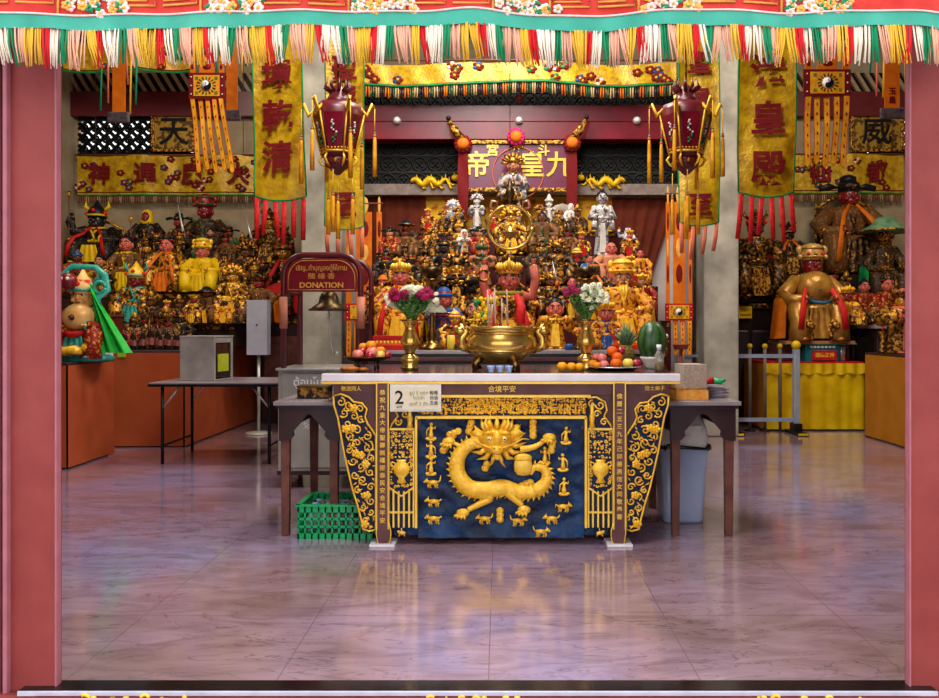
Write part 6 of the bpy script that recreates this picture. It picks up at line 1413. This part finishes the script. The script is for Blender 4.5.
# right table goods
pm = M('beige_printed_card', (196, 176, 156), .8, 0, (170, 150, 134), scale=60)
r = thing('printed_card_box', 'beige printed cardboard box on the right side table beside the altar top', 'box', (1.22, 5.12, ZS+.07)); b = MB(pm, ink); b.box((0, 0, .075), (.145, .16, .15), rz=.2)
for i in range(6): b.box((-.0-.016, -.083, .03+i*.02), (.09, .002, .004), 1, rz=.2)
b.obj('carton', r)
b = MB(M('orange_joss_paper', (226, 130, 40), .7, 0, (236, 180, 90), scale=40), gold_worn); b.box((0, 0, .033), (.2, .26, .066)); b.box((.0, 0, .0675), (.205, .265, .003), 1); tag(b.obj('joss_paper_stack', None, (1.20, 5.12, ZS+.0005)), 'stack of orange joss paper under the beige printed box', 'paper stack')
for i in range(6):
    b = MB(M('grey_magazine', (170, 160, 164), .4, 0, (90, 80, 100), scale=12)); b.box((0, 0, .006), (.14, .22, .011), rz=R.uniform(-.4, .4)); tag(b.obj('magazine', None, (1.38, 5.24, ZS+.001+i*.0122)), 'thin grey magazine in the untidy stack at the right end of the side table', 'magazine', 'magazines on the right side table')
r = thing('toy_figurine', 'little red and green figurine lying on the magazine stack', 'figurine', (1.40, 5.25, ZS+.076)); b = MB(red_cloth, plastic_green, paleskin); b.tube([(-.06, 0, .022), (0, 0, .028)], [.02, .024], 8, 0); b.tube([(0, 0, .026), (.05, 0, .02), (.075, 0, .035)], [.022, .018, .012], 8, 1); b.ball((-.075, 0, .045), .018, 2); b.obj('body', r)
r = thing('brass_lantern_stand', 'small brass offering lamp with a red dish behind the watermelon', 'lamp', (1.12, 5.55, ZS)); b = MB(brass_old, gold_worn); b.lathe([(0, 0), (.07, 0), (.06, .05), (.03, .08), (.05, .14), (.02, .2), (.02, .25)], n=16); b.obj('stand', r)
b = MB(gold_worn, porcelain); b.box((0, 0, .3), (.07, .06, .1)); b.box((0, 0, .355), (.09, .08, .012)); b.ball((.03, -.01, .39), .018, 1); b.obj('lamp_housing', r); b = MB(M('terracotta', (150, 70, 50), .6)); b.lathe([(0, .0), (.045, 0), (.055, .03), (.06, .035), (0, .03)], (.13, -.02, .30), 16); b.tube([(.13, -.02, 0), (.13, -.02, .3)], .012, 7); b.obj('dish', r)
# bin
r = thing('waste_bin', 'grey plastic swing-top bin lined with a black bag under the right side table', 'bin', (1.21, 5.36, 0))
pg = M('grey_blue_plastic', (180, 192, 222), .35, 0, (166, 178, 208), scale=4); pl = M('pale_grey_plastic', (222, 214, 206), .4)
b = MB(pg)
def rrect(hx, hy, z, n=6, rr=.04):
    o = []
    for cx, cy, a0 in ((hx-rr, hy-rr, 0), (-hx+rr, hy-rr, pi/2), (-hx+rr, -hy+rr, pi), (hx-rr, -hy+rr, 3*pi/2)):
        for i in range(n+1): a = a0+pi/2*i/n; o.append((cx+cos(a)*rr, cy+sin(a)*rr, z))
    return o
def loft(b, rings, m=0):
    n = len(rings[0]); vs = [p for r_ in rings for p in r_]; fs = [(i*n+j, i*n+(j+1) % n, (i+1)*n+(j+1) % n, (i+1)*n+j) for i in range(len(rings)-1) for j in range(n)]+[tuple(range(n-1, -1, -1)), tuple(range((len(rings)-1)*n, len(rings)*n))]
    b.add(vs, fs, m)
loft(b, [rrect(.125, .11, .002), rrect(.13, .115, .02), rrect(.155, .14, .5)]); b.obj('bin_body', r)
b = MB(pl); loft(b, [rrect(.157, .142, .50), rrect(.158, .142, .54), rrect(.15, .13, .62), rrect(.125, .09, .69), rrect(.07, .05, .73), rrect(.045, .045, .735)]); b.box((0, -.135, .6), (.2, .012, .09), rx=.3); b.obj('swing_lid', r)
b = MB(black_gloss); pts = rrect(.162, .147, .5, 8); pts = [(x*(1+.03*sin(i*2.1)), y*(1+.03*sin(i*1.7)), z+.012*sin(i*2.7)) for i, (x, y, z) in enumerate(pts)]; b.tube(pts+[pts[0]], [.012+.006*sin(i*1.3) for i in range(len(pts)+1)], 6); b.obj('bin_bag', r)
# green crate with bottles
cx0, cx1, yc0, yc1, hc = -1.225, -.77, 4.86, 5.22, .2
r = thing('plastic_crate', 'bright green slotted plastic crate on the floor left of the altar', 'crate', ((cx0+cx1)/2, (yc0+yc1)/2, 0)); w_, d_ = cx1-cx0, yc1-yc0
def slotwall(L, n, place):
    b = MB(plastic_green)
    def bx(u0, u1, z0, z1): place(b, (u0+u1)/2, (z0+z1)/2, u1-u0, z1-z0)
    for z0, z1 in ((.0, .035), (.068, .082), (.115, .129), (.162, hc)): bx(-L/2, L/2, z0, z1)
    for i in range(n+1):
        u = -L/2+L*i/n; bx(max(-L/2, u-.005), min(L/2, u+.005), .0, hc)
    return b
for nm, L, n, fn in (('front', w_, 14, lambda b, u, z, du, dz: b.box((u, -d_/2, z), (du, .012, dz))), ('back', w_, 14, lambda b, u, z, du, dz: b.box((u, d_/2, z), (du, .012, dz))), ('l', d_, 10, lambda b, u, z, du, dz: b.box((-w_/2, u, z), (.012, du, dz))), ('r', d_, 10, lambda b, u, z, du, dz: b.box((w_/2, u, z), (.012, du, dz)))):
    slotwall(L, int(n*.8), fn).obj('slotted_side', r)
b = MB(plastic_green); b.box((0, 0, .008), (w_, d_, .012)); b.obj('crate_floor', r)
b = MB(plastic_green)
for s in (-1, 1): b.box((0, s*d_/2, hc+.004), (w_+.03, .028, .012)); b.box((s*w_/2, 0, hc+.004), (.028, d_+.03, .012))
b.obj('rim', r)
glass = M('pale_bottle_glass', (190, 220, 214), .08, trans=.6); bluecap = M('pale_blue_cap', (150, 190, 220), .4)
first = None
for i in range(5):
    for j in range(3):
        loc = (cx0+.06+i*.084, yc0+.07+j*.11, .016)
        if first is None:
            first = thing('glass_bottle', 'small clear bottle with pale cap standing in the green crate', 'bottle', loc, 0, 'bottles in the green crate'); b = MB(glass); b.lathe([(0, 0), (.03, 0), (.032, .09), (.014, .125), (.013, .145)], n=14); b.obj('bottle_body', first); b = MB(bluecap); b.tube([(0, 0, .142), (0, 0, .165)], .017, 12); b.obj('cap', first)
        else: dup(first, loc)
# ---------------------------------------------------------------- donation cabinet and bell frame
x0, x1 = -1.76, -1.08
r = thing('donation_cabinet', 'grey steel donation cabinet on castors behind the left side table', 'cabinet', ((x0+x1)/2, 6.62, 0)); w_ = x1-x0
b = MB(steel_dull, steel); b.box((0, 0, .54), (w_, .56, .8)); b.box((0, -.285, .80), (w_-.06, .012, .24)); b.box((0, -.285, .40), (w_-.06, .012, .46)); b.box((0, -.02, .95), (w_+.02, .6, .02), 1); b.obj('body', r, bev=.006)
b = MB(white, ink); b.text('ตู้อนุโมทนา', .085, (-.03, -.296, .845), 0, .002, .02); b.text('วัด บ้าน', .06, (-.05, -.296, .50), 0, .002); b.text('ไม้', .05, (-.05, -.296, .42), 0, .002); b.tube([(.1, -.29, .35), (.1, -.3, .35)], .012, 10, 1); b.obj('lettering', r)
b = MB(dark_brown); b.box((0, -.0, .125), (w_+.01, .57, .03)); b.obj('base_rail', r)
for sx in (-1, 1):
    for sy in (-1, 1): b = MB(black, steel); b.tube([(sx*(w_/2-.05)-.015, sy*.23, .045), (sx*(w_/2-.05)+.015, sy*.23, .045)], .044, 14, 0); b.box((sx*(w_/2-.05), sy*.23, .09), (.05, .04, .04), 1); b.obj('castor', r)
r = thing('bell_frame', 'dark red tubular frame with a donation sign standing on the steel cabinet', 'frame', (-1.405, 6.57, .962)); hw_ = .305; zt5 = .89
for y in (-.25, .27):
    b = MB(maroon); pts = [(-hw_, y, .0), (-hw_, y, zt5-.16)]+[(-hw_+.16-.16*cos(a*pi/12), y, zt5-.16+.16*sin(a*pi/12)) for a in range(1, 7)]+[(hw_-.16+.16*sin(a*pi/12), y, zt5-.16+.16*cos(a*pi/12)) for a in range(0, 6)]+[(hw_, y, zt5-.16), (hw_, y, 0)]
    b.tube(pts, .024, 10); b.obj('arch_tube', r)
for s in (-1, 1): b = MB(maroon); b.tube([(s*hw_, -.25, .6), (s*hw_, .27, .6)], .014, 8); b.obj('cross_tube', r)
for s in (-1, 1): b = MB(M('pink_tape', (214, 140, 112), .7)); b.tube([(s*hw_, -.25, .31), (s*hw_, -.25, .56)], .032, 12); b.obj('tape_wrap', r)
b = MB(M('crimson_sign_paint', (138, 28, 40), .4), val_gold, brass_old)
def arch(hw, zb, zt, rr): return [(-hw, zb), (hw, zb), (hw, zt-rr)]+[(hw-rr+rr*cos(a*pi/12), zt-rr+rr*sin(a*pi/12)) for a in range(1, 7)]+[(-hw+rr-rr*sin(a*pi/12), zt-rr+rr*cos(a*pi/12)) for a in range(1, 7)]
b.prism(arch(.28, .60, .865, .15), -.27, -.25); q = arch(.262, .615, .848, .14); b.tube([(x, -.272, z) for x, z in q+[q[0]]], .0035, 5, 1)
b.text('เชิญ..ทำบุญลงตู้ให้ทาน', .058, (0, -.275, .785), 1, .002, .0, sx=.78); b.text('隨 緣 香', .05, (0, -.275, .72), 1, .002, .0, sx=1.2); b.text('DONATION', .058, (0, -.275, .65), 1, .002, .03, sx=1.1); b.obj('sign_board', r)
r2 = thing('bronze_bell', 'dark bronze bell hanging under the donation sign', 'bell', (-1.405, 6.57, 1.42)); b = MB(bronze); b.lathe([(.16, 0), (.13, .03), (.085, .06), (.075, .11), (.06, .14), (.03, .16), (.0, .165)], n=26); b.ring((0, 0, .005), .157, .008, 0, 26, 6, 'z'); b.obj('bell_body', r2)
b = MB(steel, bronze); b.tube([(0, 0, .08), (0, 0, -.08), (.02, 0, -.12), (.0, 0, -.15), (.02, 0, -.3), (.05, 0, -.38), (.07, 0, -.34)], .006, 6); b.ring((0, 0, -.05), .02, .005, 0, 12, 5); b.obj('clapper_hook', r2); b = MB(bronze); b.tube([(0, 0, .16), (0, 0, .41)], .008, 6); b.tube([(0, -.25, .40), (0, .27, .40)], .012, 7); b.obj('hanger', r2)
# ---------------------------------------------------------------- left hall furniture
r = thing('folding_table', 'grey-topped folding table on black tubular legs', 'table', (-2.66, 7.85, 0))
b = MB(M('grey_laminate', (150, 138, 146), .3), black); b.box((0, 0, .755), (1.22, .82, .014)); b.box((0, 0, .737), (1.23, .83, .025), 1); b.obj('tabletop', r, bev=.003)
for s in (-1, 1):
    for sy in (-1, 1): b = MB(black); b.tube([(s*.50, sy*.36, .73), (s*.50, sy*.36, 0)], .016, 8); b.obj('leg', r)
    b = MB(black); b.tube([(s*.50, -.36, .17), (s*.50, .36, .17)], .012, 7); b.obj('stretcher', r)
    for sy in (-1, 1): b = MB(steel, black); b.tube([(s*.50, sy*.36, .52), (s*.34, sy*.36, .72)], .009, 6); b.obj('folding_brace', r)
r = thing('alms_box', 'square brushed steel donation box with a glass side on the folding table', 'box', (-2.88, 7.86, .7635), math.radians(-10))
b = MB(steel); b.box((-.01, -.17, .21), (.34, .014, .42)); b.box((-.17, 0, .21), (.014, .35, .42)); b.box((0, .17, .21), (.34, .014, .42)); b.box((0, 0, .425), (.37, .37, .014)); b.box((0, 0, .007), (.36, .36, .012))
for y in (-.165, .165): b.box((.17, y, .21), (.018, .03, .42))
b.box((.17, 0, .39), (.018, .34, .05)); b.obj('steel_case', r, bev=.002)
b = MB(M('dark_glass', (60, 40, 36), .08)); b.box((.165, 0, .2), (.01, .31, .34)); b.obj('glass_side', r); b = MB(M('lime_paper', (190, 200, 50), .7)); b.box((.174, 0, .17), (.004, .2, .17)); b.obj('label', r)
r = thing('suggestion_box', 'tall grey painted metal box on a thin pole beside the folding table', 'box', (-2.88, 9.55, 0)); b = MB(M('pale_grey_paint', (170, 172, 188), .5, 0, (156, 156, 168), scale=6), ink); b.box((0, 0, 1.27), (.24, .16, .65)); b.box((0, -.081, 1.3), (.02, .004, .02), 1); b.obj('box_body', r, bev=.006)
b = MB(steel); b.tube([(0, 0, .03), (0, 0, .96)], .02, 10); b.obj('pole', r); b = MB(steel_dull); b.lathe([(0, 0), (.16, 0), (.15, .02), (.03, .035), (0, .035)], n=20); b.obj('base', r)
b = MB(M('lime_note', (150, 200, 40), .7), ink); b.box((0, 0, .0), (.09, .004, .12)); b.box((0, -.003, .02), (.06, .001, .008), 1); tag(b.obj('green_note', None, (P(122, 0, 8.47).x, 8.463, 1.02)), 'lime green paper note taped to the edge of the rust counter', 'note')
darkglass = M('dark_bottle_glass', (40, 26, 20), .12, 0, (24, 16, 14)); first = None
R = random.Random(4)
for i in range(16):
    loc = (P(118+i*4.3, 0, 8.68).x, 8.66+.05*(i % 2), 1.0315)
    if first is None:
        first = thing('dark_bottle', 'slim dark glass bottle with a pale label standing at the front of the rust counter', 'bottle', loc, 0, 'dark bottles on the rust counter'); b = MB(darkglass); b.lathe([(0, 0), (.022, 0), (.023, .15), (.009, .19), (.009, .24)], n=12); b.obj('bottle_body', first); b = MB(M('faded_label', (170, 90, 90), .7)); b.tube([(0, 0, .05), (0, 0, .12)], .0238, 12, cap=False); b.obj('label', first)
    else: dup(first, loc, None, None, R.uniform(.8, 1.15))
b = MB(brown_drape, wood_brown); b.box((0, 0, .18), (.26, .2, .36)); b.box((0, -.0, .37), (.29, .23, .02), 1); tag(b.obj('wooden_shrine_box', None, (P(108, 0, 8.75).x, 8.75, 1.032)), 'brown wooden block box left of the dark bottles', 'box')
b = MB(red_cloth, wood_brown); b.tube([(0, 0, -.55), (.03, 0, .12)], .01, 6, 1); b.sheet(lambda u, v: (.02-.26*u, -.01+.02*sin(u*7), -.12+.2*v*(1-u*.7)+.02*u), 8, 4, 0); tag(b.obj('red_pennant', None, (P(285, 0, 9.9).x, 9.9, P(0, 285, 9.9).z)), 'small scarlet pennant on a stick behind the bell frame', 'flag')
r = thing('corner_cabinet', 'dark narrow altar cabinet in the shade left of the column', 'cabinet', (-2.86, 10.95, 0)); b = MB(dark_brown, gold_dark); b.box((0, 0, .72), (.62, .6, 1.44)); b.box((0, -.31, 1.35), (.6, .02, .06), 1); b.obj('body', r, bev=.006); b = MB(wood_brown)
for s in (-1, 1): b.box((s*.15, -.305, .7), (.24, .02, .9))
b.obj('door', r)
deity('seated gilt god on the narrow cabinet in the shade behind the grey box', 284, 232, 10.9, 1.442, gold_dark, gold_worn, goldskin, 'helmet', gold_dark, W=.8, group='statues in the west hall', sash=red_cloth)
deity('red-shawled god partly behind the bell frame', 301, 262, 10.75, 1.442, robe_dark, red_cloth, brownskin, 'crown', gold_worn, W=.9, group='statues in the west hall')
# ---------------------------------------------------------------- right side: barrier, flask, candlestick
r = thing('steel_barrier', 'pale blue steel rail barrier with yellow ball tops and black feet', 'barrier', (3.18, 9.55, 0)); bl = M('pale_blue_steel', (164, 180, 206), .35, .2, (144, 160, 190), scale=8)
xs = [P(733, 0, 9.55).x-3.18, P(796, 0, 9.55).x-3.18]
for x in xs:
    b = MB(bl, yellow_satin); b.box((x, 0, .52), (.07, .07, .98)); b.box((x-.02, -.037, .6), (.01, .004, .7), 1); p = b.obj('post', r, bev=.006); b = MB(yellow_satin, steel); b.ball((x, 0, 1.06), .055, 0, 14, 10); b.obj('ball_cap', p); b = MB(black, yellow_satin); b.box((x, -.02, .02), (.14, .42, .035)); b.box((x, -.235, .02), (.12, .012, .025), 1); b.box((x, 0, .08), (.1, .16, .1)); b.obj('foot', p, bev=.006)
for z in (.93, .17): b = MB(bl); b.box((sum(xs)/2, 0, z), (xs[1]-xs[0], .03, .045)); b.obj('rail', r)
b = MB(bl); b.box((xs[0]-.32, .05, .93), (.5, .03, .03)); b.obj('rail', r)
for i, px in enumerate((749, 764, 779)):
    r = thing('stanchion_post', ('leftmost', 'middle', 'rightmost')[i]+' of three slim dull posts with yellow tops behind the barrier', 'post', (P(px, 0, 9.85).x, 9.82, 0), 0, 'slim posts behind the barrier'); b = MB(M('rusty_tube', (120, 108, 92), .5)); b.tube([(0, 0, .02), (0, 0, 1.02)], .022, 9); b.obj('tube', r); b = MB(yellow_satin); b.ball((0, 0, 1.04), .034); b.obj('ball_cap', r); b = MB(black); b.lathe([(0, 0), (.07, 0), (.06, .02), (0, .025)], n=16); b.obj('foot', r)
r = thing('steel_flask', 'tall stainless steel vacuum flask on the yellow table', 'flask', (4.27, 10.0, .85)); b = MB(steel); b.tube([(0, 0, 0), (0, 0, .2)], .045, 18); b.obj('flask_body', r); b = MB(steel_dull); b.lathe([(.044, .2), (.04, .235), (.0, .24)], n=18); b.obj('lid', r)
r = thing('candlestick', 'slender gilt candlestick on the ochre counter', 'candlestick', (P(883, 0, 9.1).x, 9.1, .983)); b = MB(gold_worn); b.lathe([(0, 0), (.07, 0), (.05, .03), (.02, .06), (.04, .1), (.018, .14), (.03, .19), (.045, .23), (.05, .24), (0, .24)], n=16); b.obj('stand', r); b = MB(red_cloth); b.tube([(0, 0, .24), (0, 0, .30)], .012, 8); b.obj('candle', r)
